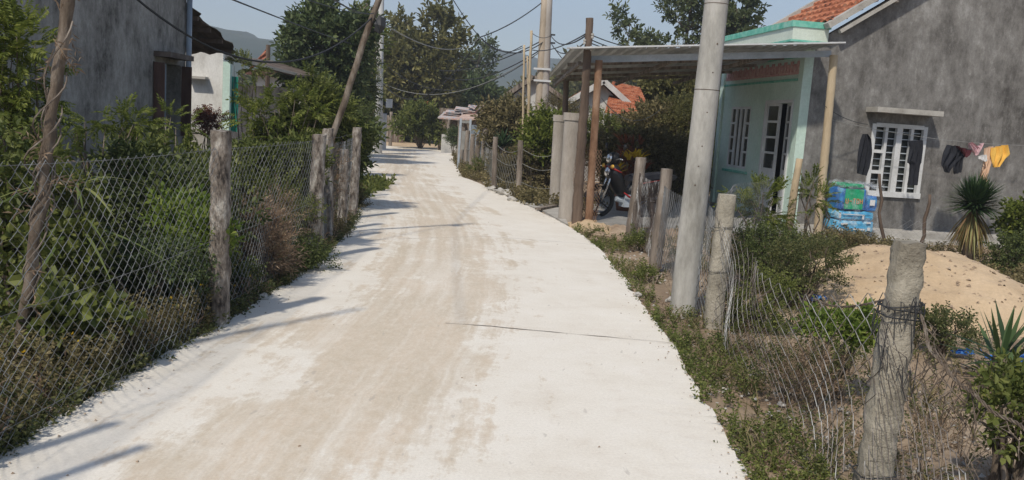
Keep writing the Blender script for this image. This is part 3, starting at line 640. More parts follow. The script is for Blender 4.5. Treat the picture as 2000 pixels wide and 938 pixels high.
f1 = leafpanel(house, 'window_leaf', 'v', fv[0], fv[0]+q, fz[0], fz[1], (.0, .05)); leafpanel(house, 'window_leaf', 'v', fv[0]+q, fv[0]+1.8*q, fz[0], fz[1], (.0, .05), panes=1); leafpanel(house, 'window_leaf', 'v', fv[0]+1.8*q, fv[0]+2.6*q, fz[0], fz[1], (.0, .05), panes=1); leafpanel(house, 'window_leaf', 'v', fv[0]+2.6*q, fv[1], fz[0], fz[1], (.0, .05))
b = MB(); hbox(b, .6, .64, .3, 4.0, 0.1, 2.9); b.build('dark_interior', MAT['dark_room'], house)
dl_ = leafpanel(house, 'door_leaf', 'v', dv[1]-.58, dv[1], dz[0], dz[1], (.0, .045), panes=4, solid=.42)
b = MB(); hbox(b, -.03, .0, dv[1]-.55, dv[1]-.52, 1.05, 1.2); b.build('handle', MAT['chrome'], dl_)
leafpanel(house, 'door_leaf', 'v', 0, .56, dz[0], dz[1], (-.022, .022), swing=(.02, dv[0]+.02, math.radians(74)), panes=4, solid=.42)
b = MB(); hbox(b, -.03, .02, dv[0]-.06, dv[0], dz[0], dz[1]+.06); hbox(b, -.03, .02, dv[1], dv[1]+.05, dz[0], dz[1]+.06); hbox(b, -.03, .02, dv[0], dv[1], dz[1], dz[1]+.06); b.build('door_frame', MAT['white_paint'], house)
# parapet canopy (concrete gutter) above the front
b = MB(); hbox(b, -.34, .34, -.03, 4.2, 3.40, 3.62); b.build('gutter_box', MAT['cream'], house)
b = MB(); hbox(b, -.37, .37, -.05, 4.22, 3.622, 3.73); hbox(b, -.36, .36, -.04, 4.21, 3.365, 3.398); b.build('gutter_rim', MAT['mint_trim'], house)
b = MB(); hbox(b, -.30, -.0, -.02, 4.1, 3.28, 3.363); b.build('gutter_soffit', MAT['mint'], house)
# gable window
gw = MB(); fw = .055
hbox(gw, wu[0]-.02, wu[0]+fw, -.03, .05, wz[0], wz[1]); hbox(gw, wu[1]-fw, wu[1]+.02, -.03, .05, wz[0], wz[1]); hbox(gw, wu[0]+fw, wu[1]-fw, -.03, .05, wz[1]-fw, wz[1]+.02)
hbox(gw, wu[0]-.05, wu[1]+.03, -.05, .05, wz[0]-.09, wz[0]+.01)
um = (wu[0]+wu[1])/2; hbox(gw, um-.055, um+.055, -.028, .05, wz[0]+.01, wz[1]-fw)
for uc in (wu[0]+.27, wu[1]-.27): hbox(gw, uc-.028, uc+.028, -.02, .05, wz[0]+.01, wz[1]-fw)
for zc in (1.14, 1.52):
    hbox(gw, wu[0]+fw, wu[0]+.242, -.018, .05, zc-.03, zc+.03); hbox(gw, wu[1]-.242, wu[1]-fw, -.018, .05, zc-.03, zc+.03)
win = gw.build('window', MAT['white_paint'], house)
gl = MB(); hbox(gl, wu[0]+.01, wu[1]-.01, .10, .106, wz[0]+.01, wz[1]-.01); gl.build('pane', MAT['glass'], win)
lv = MB()
for i in range(9):
    z = wz[0]+.08+i*.128
    hbox(lv, wu[0]+.06, wu[1]-.06, .062, .09, z, z+.018)
lv.build('bars', MAT['grey_steel'], win)
b = MB(); hbox(b, 1.24, 2.52, -.40, -.002, 2.22, 2.31); b.build('window_awning', MAT['plinth'], house)
# roof
def tiles(u0, u1, v0, v1, sgn=1):
    nv = int((v1-v0)/.035); nr = int(abs(u1-u0)/.26); rows = []; vs = np.linspace(v0, v1, nv)
    for r_ in range(nr):
        for e in (0, 1):
            u = u0+(u1-u0)*(r_+e)/nr; z = E0[1]+SL*(abs(u-E0[0]) if sgn > 0 else (RDG[0]*2-E0[0]-u)); wv = .045*np.abs(np.sin(math.pi*vs/.22))**.8
            off = .06*(1-e)+.04+.012*noise.noise(Vector((r_*3.3, 0, 0))); rows.append([H_(u, v, z+off+w_) for v, w_ in zip(vs, wv)])
    return MB().grid(np.array(rows))
rf = tiles(.30, 4.6, -.22, 3.55).build('roof', MAT['tile'], house)
tiles(4.6, 9.2, -.22, 3.55, -1).build('roof', MAT['tile'], house)
nrm_ = 1/math.hypot(1, SL); du = (UU+ZZ*SL)*nrm_; dn = (-UU*SL+ZZ)*nrm_
for v0, w_ in ((-.15, .09), (3.5, .08)): 
    c = (H_(.28, v0, E0[1]+.02)+H_(4.6, v0, RDG[1]+.06))/2; MB().box(c+dn*.05, (2.62, w_, .05), du, VV, dn).build('verge_mortar', MAT['plinth'], rf)
b = MB(); c = (H_(.45, -.16, E0[1]+.02)+H_(4.6, -.16, RDG[1]-.06))/2; b.box(c-dn*.055, (2.5, .05, .03), du, VV, dn)
b.build('verge_board', MAT['plinth'], rf)
for u in (1.45, 2.6, 3.8): b = MB(); hbox(b, u-.05, u+.05, -.2, .1, E0[1]+SL*(u-E0[0])-.17, E0[1]+SL*(u-E0[0])-.07); b.build('purlin', MAT['wood_grey'], house)
# plinth and terrace
b = MB(); hbox(b, -.25, 9.3, -.55, -.003, -.2, .10); hbox(b, -.35, 9.3, -1.0, -.552, -.2, -.0); struct(b.build('terrace_step', MAT['plinth']))
tz = .05; ta = [G(1150, 441), G(1330, 446), G(1595, 455)]
b = MB(); Vt = np.array([[[1.35, 14.35, tz], [3.2, 14.4, tz], [5.0, 14.6, tz]], [[1.4, 17, tz], [3.2, 17, tz], [5.05, 16.2, tz]], [[1.5, 20.5, tz], [3.2, 20.5, tz], [4.5, 20.2, tz]]]); b.slab(Vt, .25); struct(b.build('terrace_floor', MAT['floor_cement']))
# earthen bank with rubble
b = MB(); n = 40; rows = []
for i in range(n):
    x = 1.1+i/(n-1)*2.9; row = []
    for f, zz in ((0, -.08), (.35, -.03), (.7, .015), (1, .03)):
        row.append([x+rng.normal(0, .02), 13.55+.8*f+.25*math.exp(-((x-1.15)/.3)**2)+rng.normal(0, .02), zz+rng.normal(0, .018)])
    rows.append(row)
struct(b.grid(np.array(rows)).build('earth_bank', MAT['bank'], smooth=True))

# ============================================================ TIN CANOPY
NLp = D(1115, 97, 14.2); NRp = D(1640, 86, 15.3); FLp = D(1070, 150, 19.5); FRp = H_(-.06, 3.6, 2.98); 
cn = thing('metal_canopy', 'corrugated tin canopy on wooden and steel posts beside the mint house front', 'canopy', (3, 15, 0))
n1, n2 = 150, 8; a = np.linspace(0, 1, n1)[None, :, None]; c = np.linspace(0, 1, n2)[:, None, None]
Vc = (NLp*(1-a)+NRp*a)*(1-c)+(FLp*(1-a)+FRp*a)*c; ph = np.abs(((np.arange(n1) % 6)-3))/3.; Vc[..., 2] += (ph > .5)[None]*.03+.01*np.sin(np.linspace(0, 14, n1))[None]
MB().slab(Vc, .004).build('roof_sheet', MAT['tin'], cn)
b = MB(); e0 = NLp+A(-.05, -.06, .015); e1 = NRp+A(.03, -.06, .015); d_ = norm(e1-e0); b.box((e0+e1)/2, (np.linalg.norm(e1-e0)/2, .09, .012), d_, norm(np.cross(ZZ, d_))); b.build('edge_flashing', MAT['white_paint'], cn)
def lerp(p, q, t): return p*(1-t)+q*t
b = MB(); e0 = lerp(NLp, FLp, .06)-A(-.35, 0, .10); e1 = lerp(NRp, FRp, .06)-A(0, 0, .13); d_ = norm(e1-e0); b.box((e0+e1)/2, (np.linalg.norm(e1-e0)/2, .025, .055), d_, norm(np.cross(ZZ, d_))); b.build('edge_beam', MAT['grey_steel'], cn)
for t_ in (.3, .55, .8, .97):
    b = MB(); e0 = lerp(NLp, FLp, t_)-A(-.1, 0, .08); e1 = lerp(NRp, FRp, t_)-A(.3 if t_ > .2 else 0, 0, .09); d_ = norm(e1-e0); b.box((e0+e1)/2, (np.linalg.norm(e1-e0)/2, .02, .03), d_, norm(np.cross(ZZ, d_))); b.build('purlin', MAT['wood_grey'], cn)
for s_ in (.04, .38, .7):
    b = MB(); e0 = lerp(NLp, NRp, s_)-A(0, -.4, .19); e1 = lerp(FLp, FRp, s_)-A(0, 0, .19); d_ = norm(e1-e0); b.box((e0+e1)/2, (np.linalg.norm(e1-e0)/2, .025, .03), d_, norm(np.cross(ZZ, d_))); b.build('rafter', MAT['wood_grey'], cn)
def cpost(bp, tp, y, wd, mat, sq, label, z0=None):
    p = D(bp[0], bp[1], y); q = D(tp[0], tp[1], y); 
    o = rough_post(MB(), p-(q-p)*.04, q, wd, sq, .006, 10, bp[0], .9, .1).build('post', MAT[mat], cn, True); o['label'] = label
cpost((1597, 452), (1629, 108), 15.45, .155, 'bamboo', False, 'pale bamboo post at the right end')
cpost((1149, 440), (1170, 118), 14.45, .125, 'rust', True, 'rusty brown post at the left end')
cpost((1096, 420), (1106, 158), 19.0, .13, 'wood_dark', False, 'dark rear post')
# tall timber post carrying wires
p = G(1126, 437); q = D(1152, 36, p[1]); t = thing('timber_post', 'dark split timber post carrying wires above the tin canopy', 'post', p)
rough_post(MB(), p-A(0, 0, .2), q, .17, True, .02, 10, 4, .62, .1).build('shaft', MAT['wood_dark'], t, True)
for z, s_ in ((-.38, -1), (-.48, 1), (-.28, 1)):
    c = q+A(.06*s_, -.06, z); MB().lathe(c, [(0, -.04), (.022, -.04), (.026, -.015), (.015, 0), (.026, .015), (.022, .04), (0, .04)], 8).build('insulator', MAT['plinth'], t)
# gate pillars
def pillar(bp, tp, wd, label, y):
    p = G(*bp); q = D(tp[0], tp[1], p[1]); t = thing('gate_pillar', label, 'pillar', p, 'concrete gate pillars'); b = MB()
    rough_post(b, p-A(0, 0, .1), q-(q-p)*.07, wd, False, .003, 24, 1, .99, .2); b.build('shaft', MAT['pillar'], t, True)
    b = MB(); rough_post(b, q-(q-p)*.07, q, wd*1.1, False, .002, 24, 1, .99, .03); b.build('cap', MAT['pillar'], t, True)
pillar((1084, 402), (1094, 225), .25, 'grey capped gate pillar farther from the camera beside the concrete apron', 0)
pillar((1108, 428), (1121, 221), .32, 'grey capped gate pillar nearer the camera next to the dark timber post', 0)
# plank lying across the apron
p = G(1042, 413); q = G(1098, 402); b = MB(); d_ = norm(q-p); b.box((p+q)/2+A(0, -.05, .035), (.6, .06, .02), d_, norm(np.cross(ZZ, d_))); tag(b.build('plank', MAT['wood_grey'], root=tuple(p)), 'short grey plank lying on the concrete apron by the gate pillar', 'plank')

# ============================================================ MOPED
def moped(loc, rz):
    t = thing('moped', 'black and red moped parked facing the lane under the canopy', 'moped', (0, 0, 0))
    def wheel(name, x):
        w = MB(); a = np.linspace(0, 2*math.pi, 29); P = np.stack([x+np.cos(a)*.25, 0*a, .28+np.sin(a)*.25], -1); w.tube(P, .036, 8, cap=False); o = w.build(name, MAT['tyre'], t, True)
        r = MB(); r.tube(np.stack([x+np.cos(a)*.215, 0*a, .28+np.sin(a)*.215], -1), .014, 6, cap=False)
        for k in range(5):
            an = k*2*math.pi/5; r.tube([(x, 0, .28), (x+math.cos(an)*.21, 0, .28+math.sin(an)*.21)], [.02, .011], 6)
        r.lathe((x, -.06, .28), [(0, 0), (.05, 0), (.05, .12), (0, .12)], 12, (0, 1, 0)); r.build('rim', MAT['black'], o, True)
    wheel('front_wheel', .62); wheel('rear_wheel', -.62)
    b = MB()
    for s_ in (-.07, .07): b.tube([(.62, s_, .28), (.50, s_, .62), (.44, s_*.8, .80)], .018, 7)
    b.tube([(.44, 0, .78), (.40, 0, 1.0)], .03, 8); b.build('fork', MAT['chrome'], t, True)
    b = MB(); a = np.linspace(-.25, 1.0, 9)*math.pi*.5+.6; rows = []
    for s_ in (-.06, -.035, .035, .06):
        rows.append([[.62+math.cos(q)*(.33-abs(s_)*.5), s_, .28+math.sin(q)*(.33-abs(s_)*.5)] for q in np.linspace(.2, 2.3, 10)])
    b.grid(np.array(rows)); b.build('front_fender', MAT['black'], t, True)
    b = MB(); b.tube([(.45, 0, .86), (.22, 0, .50), (-.05, 0, .42), (-.3, 0, .52), (-.62, 0, .62)], [.05, .06, .07, .08, .06], 8)
    b.tube([(-.25, .0, .40), (-.62, .09, .28)], .025, 6); b.build('frame', MAT['black'], t, True)
    # leg shield, body, tail
    def shell(secs, name, mat):
        V = []
        for x, z0, z1, wd in secs:
            a = np.linspace(0, 2*math.pi, 15); V.append(np.stack([np.full(15, x), np.cos(a)*wd, (z0+z1)/2+np.sin(a)*(z1-z0)/2], -1))
        return MB().grid(np.array(V)).build(name, MAT[mat], t, True)
    shell([(.52, .80, .84, .02), (.50, .68, .95, .13), (.42, .55, .98, .19), (.33, .42, .92, .21), (.24, .36, .72, .17), (.12, .36, .50, .08)], 'leg_shield', 'black')
    shell([(.10, .42, .50, .05), (0, .40, .66, .12), (-.3, .46, .74, .14), (-.6, .58, .78, .12), (-.86, .70, .80, .06), (-.92, .74, .77, .01)], 'body', 'black')
    b = MB()
    for s_ in (-1, 1):
        b.tube([(.53, .05*s_, .90), (.47, .15*s_, .86), (.34, .215*s_, .80)], [.012, .02, .012], 6)
        b.tube([(.24, .17*s_, .45), (.12, .15*s_, .38), (.02, .13*s_, .34)], [.012, .02, .012], 6)
        b.tube([(-.1, .145*s_, .62), (-.5, .145*s_, .70)], [.010, .006], 6)
    b.build('red_trim', MAT['red_paint'], t, True)
    V = [[[x, y, z+.03*math.cos(y*12)] for y in np.linspace(-w_, w_, 7)] for x, z, w_ in ((.12, .72, .08), (0, .76, .12), (-.2, .76, .13), (-.35, .79, .13), (-.6, .82, .11), (-.75, .80, .07))]
    MB().slab(np.array(V), .09).build('seat', MAT['cloth_black'], t, True)
    b = MB(); b.tube([(.42, -.34, 1.03), (.40, -.22, 1.04), (.44, 0, .98), (.40, .22, 1.04), (.42, .34, 1.03)], .014, 7); b.build('handlebar', MAT['chrome'], t, True)
    b = MB(); b.lathe((.36, 0, 1.02), [(0, -.02), (.12, 0), (.13, .08), (.10, .13), (0, .14)], 16, (1, 0, .15)); b.build('headlight_cowl', MAT['black'], t, True)
    b = MB(); b.lathe((.47, 0, 1.03), [(.085, 0), (.08, .045), (.05, .065), (0, .07)], 16, (1, 0, .1)); b.lathe((.515, 0, .80), [(.09, 0), (.07, .03), (0, .045)], 12, (1, 0, .2)); b.build('headlight', MAT['chrome'], t, True)
    for s_ in (-1, 1):
        b = MB(); b.tube([(.40, .24*s_, 1.04), (.38, .30*s_, 1.17), (.38, .33*s_, 1.22)], .006, 5); b.lathe((.39, .34*s_, 1.25), [(0, -.01), (.05, -.005), (.05, .01), (0, .015)], 12, (1, 0, 0)); b.build('mirror', MAT['black'], t, True)
        b = MB(); b.lathe((.50, .16*s_, .90), [(.035, 0), (.03, .03), (0, .04)], 8, (1, .3*s_, 0)); b.build('indicator', MAT['cloth_yellow'], t, True)
    b = MB(); b.box((.02, 0, .30), (.16, .10, .11)); b.tube([(.15, 0, .3), (.3, 0, .33)], [.07, .05], 10); b.build('engine', MAT['grey_steel'], t)
    b = MB(); b.tube([(.15, -.1, .22), (-.2, -.13, .2), (-.35, -.15, .27), (-.8, -.15, .36)], [.02, .02, .045, .04], 9); b.build('exhaust', MAT['chrome'], t, True)
    b = MB(); b.tube([(0, .1, .25), (-.05, .2, .02)], .01, 5); b.tube([(.05, -.25, .24), (.05, .25, .24)], .012, 5); b.build('stand', MAT['black'], t)
    t.location = loc; t.rotation_euler = (0, 0, rz); return t
mp_ = G(1180, 432); moped((2.07, 15.55, tz), math.radians(180+22))

# ============================================================ THINGS BY THE HOUSE
def bagstack():
    t = thing('bag_stack', 'stack of blue and green printed plastic bags wrapped in clear film by the bamboo post', 'bags', H_(.95, -.75, .1))
    mb = {}
    for k, (u0, u1, z0, z1, c1) in enumerate(((.40, 1.12, .10, .30, 'bag_blue'), (.42, 1.10, .31, .46, 'bag_blue'), (.42, .92, .47, .86, 'bag_deep'), (.93, 1.12, .47, .74, 'bag_deep'), (.46, .86, .865, .93, 'bag_green'))):
        cx = H_((u0+u1)/2, -.72, (z0+z1)/2); hu = (u1-u0)/2; hz_ = (z1-z0)/2; a = np.linspace(0, 2*math.pi, 33); e_ = .22
        prof = [(0, -1), (.85, -.98), (.98, -.85), (1, -.4), (1.01, 0), (1, .4), (.97, .85), (.85, .98), (0, 1)]
        V = np.array([[cx+UU*(np.sign(math.cos(q))*abs(math.cos(q))**e_)*hu*r_+VV*(np.sign(math.sin(q))*abs(math.sin(q))**e_)*.24*r_+ZZ*hz_*h_ for q in a] for r_, h_ in prof])
        V += rng.normal(0, .005, V.shape); V[:, -1] = V[:, 0]
        MB().grid(V).build('bag', MAT[c1], t)
    # printed panels and lettering on the front face
    b = MB(); hbox(b, .50, .84, -.985, -.975, .50, .85); b.build('green_print', MAT['bag_green'], t)
    b = MB(); 
    u_ = .545
    def bar(x0, z0, x1, z1, w_=.013): p_, q_ = H_(x0, -.990, z0), H_(x1, -.990, z1); b.tube([p_, q_], w_, 4)
    x = .52; zb, zt = .60, .68
    G_ = {'U': [(0, 1, 0, 0), (0, 0, 1, 0), (1, 0, 1, 1)], '-': [(0, .5, 1, .5)], 'T': [(0, 1, 1, 1), (.5, 1, .5, 0)], 'O': [(0, 0, 1, 0), (1, 0, 1, 1), (1, 1, 0, 1), (0, 1, 0, 0)], 'E': [(0, 0, 0, 1), (0, 1, 1, 1), (0, .5, .8, .5), (0, 0, 1, 0)], 'H': [(0, 0, 0, 1), (1, 0, 1, 1), (0, .5, 1, .5)]}
    for ch in 'U-TOH':
        for x0, z0, x1, z1 in G_[ch]: bar(x+x0*.038, zb+z0*(zt-zb), x+x1*.038, zb+z1*(zt-zb), .008)
        x += .066
    b.build('lettering', MAT['red_print'], t)
    b = MB(); 
    for uu_, zz_, w_, h_ in ((.48, .22, .12, .03), (.72, .14, .2, .025), (.95, .26, .08, .03), (.5, .40, .4, .012), (.44, .12, .1, .03), (.98, .14, .05, .05), (.97, .58, .09, .10), (.43, .34, .03, .09), (.86, .33, .03, .08)): hbox(b, uu_, uu_+w_, -.990, -.979, zz_, zz_+h_)
    b.build('white_print', MAT['cloth_white'], t)
    b = MB(); n = 16; V = np.zeros((10, n, 3))
    for i in range(10):
        for j in range(n): V[i, j] = H_(.34+.86*j/(n-1), -1.0+.03*math.sin(j*1.9+i)+rng.normal(0, .008), .05+.88*i/9+rng.normal(0, .01))
    b.grid(V); V2 = V.copy(); V2 = np.array([[H_(.34+.86*j/(n-1)+rng.normal(0, .01), -1.0+.5*i/9., .93+.05*math.sin(j*1.3+i*2)+rng.normal(0, .015)) for j in range(n)] for i in range(10)]); b.grid(V2); b.build('clear_film', MAT['film'], t, True)
mk('bag_blue', [(.03, .20, .45), (.07, .40, .66), (.5, .68, .78)], 9, rough=.35, bmp=.2)
mk('bag_deep', [(.02, .09, .32), (.04, .18, .50), (.06, .36, .52)], 6, rough=.35, bmp=.2)
mk('bag_green', [(.01, .22, .12), (.02, .36, .16), (.05, .42, .25)], 8, rough=.35, bmp=.2)
mk('red_print', [(.55, .2, .1), (.65, .3, .12)], 5, rough=.5, bmp=0)
m_, n_, b_ = newmat('film'); b_.inputs['Base Color'].default_value = (.8, .85, .9, 1); b_.inputs['Roughness'].default_value = .2
tr_ = n_.nodes.new('ShaderNodeBsdfTransparent'); mx = n_.nodes.new('ShaderNodeMixShader'); fn = nz(n_, 7, 6, .7)
n_.links.new(ramp(n_, fn, [(.48, (.03, .03, .03)), (.75, (.38, .38, .38))]), mx.inputs[0]); n_.links.new(tr_.outputs[0], mx.inputs[1]); n_.links.new(b_.outputs[0], mx.inputs[2]); n_.links.new(mx.outputs[0], n_.nodes['Material Output'].inputs[0]); bump(n_, b_, fn, .8); MAT['film'] = m_
bagstack()
# clothesline and laundry
CL0 = H_(.35, -.45, 2.02); CL1 = H_(6.2, -.5, 2.0)
cable('thin pale clothesline strung along the grey house wall', CL0, CL1, .22, .004, 'cable_pale', name='clothesline')
def garment(pix, dep, mat, name, label, cat, folds=5, depth=.12):
    """a hanging garment outlined by left/right pixel edges from top to bottom"""
    rows = []; n = 12
    for (xl, yl, xr, yr) in pix:
        p, q = D(xl, yl, dep), D(xr, yr, dep)
        rows.append([p+(q-p)*j/(n-1)+A(0, math.sin(j/(n-1)*math.pi*folds+yl*.05)*depth*.4+rng.normal(0, .004), 0) for j in range(n)])
    F_ = np.array(rows); m = len(rows); ii = np.linspace(0, m-1, 14); F2 = np.array([[F_[int(i)][j]*(1-i % 1)+F_[min(m-1, int(i)+1)][j]*(i % 1) for j in range(n)] for i in ii])
    B_ = F2.copy(); B_[..., 1] += .035*np.sin(np.linspace(0, math.pi, n))[None]+.008
    b = MB(); b.grid(F2); b.grid(B_[::-1]); b.grid(np.stack([F2[:, 0], B_[:, 0]])); b.grid(np.stack([B_[:, -1], F2[:, -1]])); b.grid(np.stack([F2[-1], B_[-1]]))
    return b, F2[0, n//2]
def cloth(pieces, dep, name, label, cat, mat):
    b = MB(); c = None
    for px in pieces:
        g, c0 = garment(px, dep, mat, name, label, cat); c = c0 if c is None else c
        o = b.n
        for v_ in g.v: b.v.append(v_)
        for f_ in g.f: b.f.append(f_+o)
        b.n += g.n
    return tag(b.build(name, MAT[mat], root=tuple(c), smooth=True), label, cat)
gd = 15.45
cloth([[(1686, 262, 1694, 262), (1682, 275, 1700, 272), (1677, 300, 1702, 298), (1673, 325, 1700, 325), (1672, 338, 1694, 344)]], gd, 'jacket', 'dark grey jacket hanging left of the gable window', 'jacket', 'cloth_black')
cloth([[(1776, 275, 1801, 274), (1779, 290, 1801, 290), (1771, 318, 1800, 318), (1776, 320, 1798, 320), (1772, 362, 1794, 362)]], gd, 'trousers', 'long black trousers hanging over the right side of the gable window', 'trousers', 'cloth_black')
cloth([[(1852, 283, 1872, 287), (1843, 300, 1885, 300), (1837, 322, 1862, 326), (1847, 336, 1853, 338)], [(1870, 287, 1896, 292), (1868, 305, 1880, 310), (1860, 330, 1880, 330), (1863, 341, 1878, 336)]], gd, 'shirt', 'black shirt hanging by its hem on the line left of the pink cloth', 'shirt', 'cloth_black')
cloth([[(1866, 284, 1896, 294), (1872, 290, 1892, 303), (1880, 298, 1886, 308)]], gd-.06, 'singlet', 'maroon garment draped over the black shirt on the line', 'garment', 'cloth_maroon')
cloth([[(1893, 283, 1897, 278), (1895, 290, 1912, 290), (1903, 300, 1910, 298)], [(1908, 290, 1920, 279), (1906, 300, 1916, 290), (1905, 304, 1909, 302)]], gd, 'towel', 'small pink cloth hanging between black shirt and yellow shirt', 'cloth', 'cloth_pink')
cloth([[(1912, 305, 1926, 302), (1911, 311, 1927, 314), (1918, 315, 1924, 316)]], gd-.02, 'sock', 'small white cloth on the line beside the yellow shirt', 'cloth', 'cloth_white')
cloth([[(1925, 290, 1938, 286), (1922, 310, 1937, 312), (1916, 335, 1932, 335), (1914, 345, 1928, 345), (1922, 355, 1928, 357)]], gd+.05, 'scarf', 'long beige cloth hanging down above the yucca', 'cloth', 'cloth_beige')
cloth([[(1938, 289, 1966, 283), (1936, 302, 1971, 302), (1937, 318, 1960, 314), (1940, 327, 1952, 326)]], gd, 'shirt', 'bright yellow shirt bunched on the line above the yucca', 'shirt', 'cloth_yellow')
# drooping black wire between bamboo post and wall
cable('thin black wire from the bamboo post to the gable window', D(1612, 208, 15.4), D(1695, 243, 15.9), .06, .006, 'cable', name='wire')
# bricks on the step, sand heap, tarp scraps, bowl
for k, (px, py, rz, w_) in enumerate(((1825, 498, .2, .11), (1650, 462, .1, .13), (1845, 500, -.3, .1))):
    p = G(px, py, .04); b = MB(); b.box(p, (w_, .05, .035), (math.cos(rz), math.sin(rz), 0), (-math.sin(rz), math.cos(rz), 0)); tag(b.build('brick', MAT['brick'], root=tuple(p)), ['red brick lying right of the dark stake by the house step', 'flat red brick in front of the plastic bag stack', 'half red brick nearest the yucca by the house step'][k], 'brick', 'loose bricks by the step')
def heap(c, rx, ry, h, mat, seed, n=90, name='sand_heap'):
    V = []
    for i in range(n+1):
        row = []
        for j in range(n+1):
            x, y = -1.25+2.5*i/n, -1.25+2.5*j/n; r_ = math.hypot(x, y)*(1+.16*noise.noise(Vector((x*1.6, y*1.6, seed)))); z = h*max(0, 1-r_**1.5)**.9+noise.noise(Vector((x*4, y*4, seed)))*.03*h*3*max(0, 1.1-r_)+noise.noise(Vector((x*9, y*9, seed)))*.028+noise.noise(Vector((x*21, y*21, seed)))*.012
            z += .2*h*noise.noise(Vector((x*2.1+5, y*2.1, seed)))
            row.append([c[0]+x*rx, c[1]+y*ry, z-.11 if r_ > 1.08 else z-.05])
        V.append(row)
    return MB().grid(np.array(V)).build(name, MAT[mat], root=(c[0], c[1], 0), smooth=True)
hc = D(1815, 600, 9.3); sh = heap((hc[0]+.0, 9.6), 1.6, 1.75, .54, 'sand', 2); tag(sh, 'wide heap of pale yellow sand behind the near concrete post', 'sand heap')
b = MB(); k = 420; a = rng.uniform(0, 6.28, k); r_ = rng.uniform(0, 1, k)**.5*.85; T0 = np.array([[0, 0, .6], [1, 0, 0], [-.3, .9, 0], [-.6, -.7, 0]])
hv = np.array([q.co[:] for q in sh.data.vertices]); px_ = np.cos(a)*r_*1.55; py_ = np.sin(a)*r_*1.7
zz_ = np.array([hv[np.argmin((hv[:, 0]-u_)**2+(hv[:, 1]-v_)**2), 2] for u_, v_ in zip(px_, py_)])
b.inst(T0, np.array([[0, 1, 2], [0, 2, 3], [0, 3, 1]]), np.stack([hc[0]+px_, 9.6+py_, zz_], -1), frames(rng.normal(0, 1, (k, 3))*A(1, 1, .15)), rng.uniform(.008, .035, k)); tag(b.build('pebbles', MAT['bank']), 'small clods and pebbles scattered over the sand heap', 'pebbles', kind='stuff')
tag(heap((1.28, 14.35), .42, .75, .13, 'sand', 5, 20), 'small spill of yellow sand at the foot of the gate pillar', 'sand heap')
def scrap(p, s, label, mat='tarp', cat='tarp'):
    n = 10; V = np.array([[[p[0]+(i/n-.5)*s*1.6+rng.normal(0, s*.04), p[1]+(j/n-.5)*s+rng.normal(0, s*.04), p[2]+s*.22*abs(noise.noise(Vector((i*.5, j*.5, p[0]*9))))*2.2] for j in range(n)] for i in range(n)])
    return tag(MB().slab(V, .002).build('tarp_scrap', MAT[mat], root=tuple(p)), label, cat, 'blue plastic scraps')
scrap(G(1632, 552), .22, 'crumpled blue plastic scrap at the left foot of the sand heap'); scrap(G(1583, 585), .2, 'crumpled blue plastic scrap in the weeds left of the near post'); scrap(G(1985, 712), .28, 'crumpled blue plastic scrap under the spiky plant at the right edge'); scrap(G(1880, 690), .12, 'tiny blue plastic scrap right of the near concrete post')
# stones
def stone(p, s, label, group, mat='rubble', name='stone'):
    n = 9; V = np.array([[[math.sin(a)*math.cos(c_), math.sin(a)*math.sin(c_), math.cos(a)] for c_ in np.linspace(0, 2*math.pi, n+4)] for a in np.linspace(0.01, math.pi-.01, n)])
    sd = rng.uniform(0, 50); K = np.array([[.75+.5*noise.noise(Vector(v_)*1.4+Vector((sd, 0, 0))) for v_ in r_] for r_ in V])
    V = V*K[..., None]*A(s, s*.8, s*.6); V[:, -1] = V[:, 0]; return tag(MB().grid(V+A(*p)+A(0, 0, s*.25)).build(name, MAT[mat], root=tuple(p)), label, 'stone', group)
for px, py, s_ in ((975, 378, .16), (985, 382, .2), (998, 392, .12), (960, 372, .14), (990, 352, .12), (1005, 362, .15), (970, 345, .1), (925, 345, .12), (1002, 340, .12), (950, 360, .12)): stone(G(px, py), s_, 'pale rubble stone among weeds below the grey post fence beyond the gate', 'rubble stones along the far right fence')
for px, py, s_ in ((1170, 462, .12), (1190, 468, .1), (1150, 455, .09), (1160, 470, .08), (1213, 470, .11), (1330, 490, .16), (1345, 505, .12)): stone(G(px, py), s_, 'brown clod of earth on the bank below the terrace', 'clods on the bank', 'bank')
for px, py, s_, l_ in ((515, 583, .06, 'white lump of stone on the left lane edge below the dry weeds'), (1312, 590, .07, 'grey stone at the foot of the thick concrete pole'), (1245, 578, .05, 'white broken concrete lump on the right lane edge'), (1905, 578, .06, 'small white stone on the sand heap')):
    p = G(px, py) if px != 1905 else D(px, py, 8.7); stone(p, s_, l_, None)
# rubble crumbs = uncountable
b = MB(); k = 2600; side = rng.uniform(0, 1, k) < .5; yy = 3+rng.uniform(0, 1, k)**1.6*18; l_, r_ = road_x(yy)
xx = np.where(side, l_-.03-np.abs(rng.normal(0, .5, k)), r_+.03+np.abs(rng.normal(0, .8, k))); T = np.array([[0, 0, .6], [1, 0, 0], [-.3, .9, 0], [-.6, -.7, 0]]); F = np.array([[0, 1, 2], [0, 2, 3], [0, 3, 1]])
b.inst(T, F, np.stack([xx, yy, np.full(k, -.055)], -1), frames(rng.normal(0, 1, (k, 3))*A(1, 1, .15)), rng.uniform(.008, .03, k)); tag(b.build('gravel', MAT['rubble']), 'loose crumbs of stone on the soil beside the lane', 'gravel', kind='stuff')

